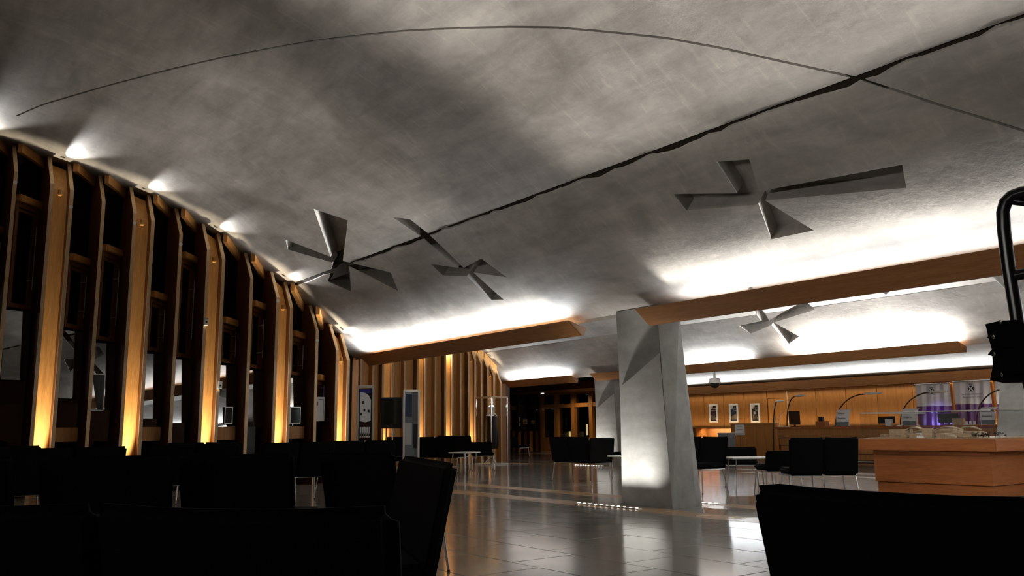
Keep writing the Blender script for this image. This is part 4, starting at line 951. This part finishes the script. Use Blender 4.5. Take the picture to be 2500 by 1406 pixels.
# ------------------------------------------------------------------ black tubular frame with a hanging bag, right edge
d = 1.4
def fp(u, v, dd=d): return atD(u, v, dd)
t = thing('tubular_frame', 'black tubular pushchair-like frame at the right picture edge', 'frame', (0, 0, 0))
post = [fp(2640, 1406), fp(2560, 1100), fp(2514, 935), fp(2494, 860), fp(2480, 760), fp(2462, 650), fp(2451, 560), fp(2449, 518), fp(2455, 494), fp(2470, 479), fp(2492, 471), fp(2540, 462), fp(2640, 448)]
P2 = onZ(2560, 1406, 0); lo = fp(2668, 1500); base = Vector((lo.x * 1.0, lo.y * 1.0, 0.03))
full = [base] + post
MB().tube(full, .0092, 14).build('bent_tube', M['tubeb'], t, smooth=60)
MB().tube([fp(2462, 676), fp(2500, 668), fp(2640, 664)], .008, 12).build('cross_bar', M['tubeb'], t, smooth=60)
MB().tube([fp(2466, 490), fp(2496, 494), fp(2640, 512)], .0055, 12).build('upper_bar', M['tubeb'], t, smooth=60)
off = fp(2640, 448) - fp(2455, 494); off = Vector((RX.x, RX.y, 0)).normalized() * .26
MB().tube([base + off, fp(2640, 1406) + off, fp(2494, 860) + off, fp(2480, 700) + off, fp(2640, 448)], .0092, 14).build('bent_tube', M['tubeb'], t, smooth=60)
for bb in (base, base + off): MB().lathe([(.004, -.03), (.028, -.02), (.03, 0), (.004, .01)], 14, (bb.x, bb.y, .03)).build('foot', M['blackp'], t)
MB().tube([base + Vector((0, 0, .1)), base + off + Vector((0, 0, .1))], .008, 10).build('cross_bar', M['tubeb'], t)
bg = thing('folded_bag', 'black folded canvas bag hanging on the tubular frame', 'bag', (0, 0, 0)); dd = d - .03
def sheet(px, dep, th, mat, nm, par):
    ps = [fp(u, v, dep) for u, v in px]; nrm = Vector((F0.x, F0.y, 0)).normalized() * th; n = len(ps)
    tri = tessellate_polygon([[Vector((u, v, 0)) for u, v in px]]); m = MB(); m.v = [tuple(p) for p in ps] + [tuple(p + nrm) for p in ps]
    m.f = [tuple(x) for x in tri] + [tuple(i + n for i in reversed(x)) for x in tri] + [(i, (i + 1) % n, (i + 1) % n + n, i + n) for i in range(n)]; return m.build(nm, mat, par)
sheet([(2433, 785), (2448, 782), (2500, 785), (2620, 790), (2620, 930), (2478, 932), (2445, 925), (2452, 890), (2450, 850), (2440, 815)], dd + .045, .03, M['black'], 'bag_body', bg)
for k, px in enumerate([[(2433, 785), (2480, 780), (2520, 800), (2490, 830), (2436, 803)], [(2416, 822), (2436, 806), (2500, 812), (2500, 850), (2448, 848)], [(2418, 864), (2432, 847), (2480, 846), (2510, 880), (2450, 876)], [(2436, 921), (2450, 872), (2520, 866), (2520, 932), (2478, 930)]]):
    f_ = sheet(px, dd + .008 - .008 * (k % 2), .007, M['black'], 'folded_flap', bg)
    u, v = px[0]; p = fp(u + 9, v + (1 if k < 3 else -6), dd - .004); MB().lathe([(.001, -.003), (.0022, 0), (.001, .003)], 8, tuple(p)).build('rivet', M['chrome'], f_)
sheet([(2467, 850), (2560, 848), (2560, 905), (2472, 912)], dd - .012, .008, M['black'], 'front_pocket', bg)

# ------------------------------------------------------------------ groups of repeated things
for o in [x for x in bpy.data.objects if x.parent is None and x.get('category')]:
    k = o.name.split('.')[0]
    g = {'bench_seat': 'black upholstered benches of the hall', 'light_trough': 'oak light troughs below the vaults', 'arc_lamp': 'arc lamps of the reception', 'counter_sign': 'curved signs on the reception counter',
         'hanging_banner': 'white and purple banners', 'framed_poster': 'posters on the panelled wall', 'concrete_pillar': 'concrete pillars', 'floor_uplight_strip': 'rows of floor lamps at the pillars',
         'coffee_table': 'pale low tables', 'window_notice': 'notices in the window bays', 'wall_notice': 'notices on the dark glass partition', 'oak_post': 'oak posts between the banners', 'sensor_box': 'sensor boxes on the lit column',
         'desk_monitor': 'monitors at the counter', 'lamp_tube': 'glowing lamps in the shop windows'}.get(k)
    if g: o['group'] = g
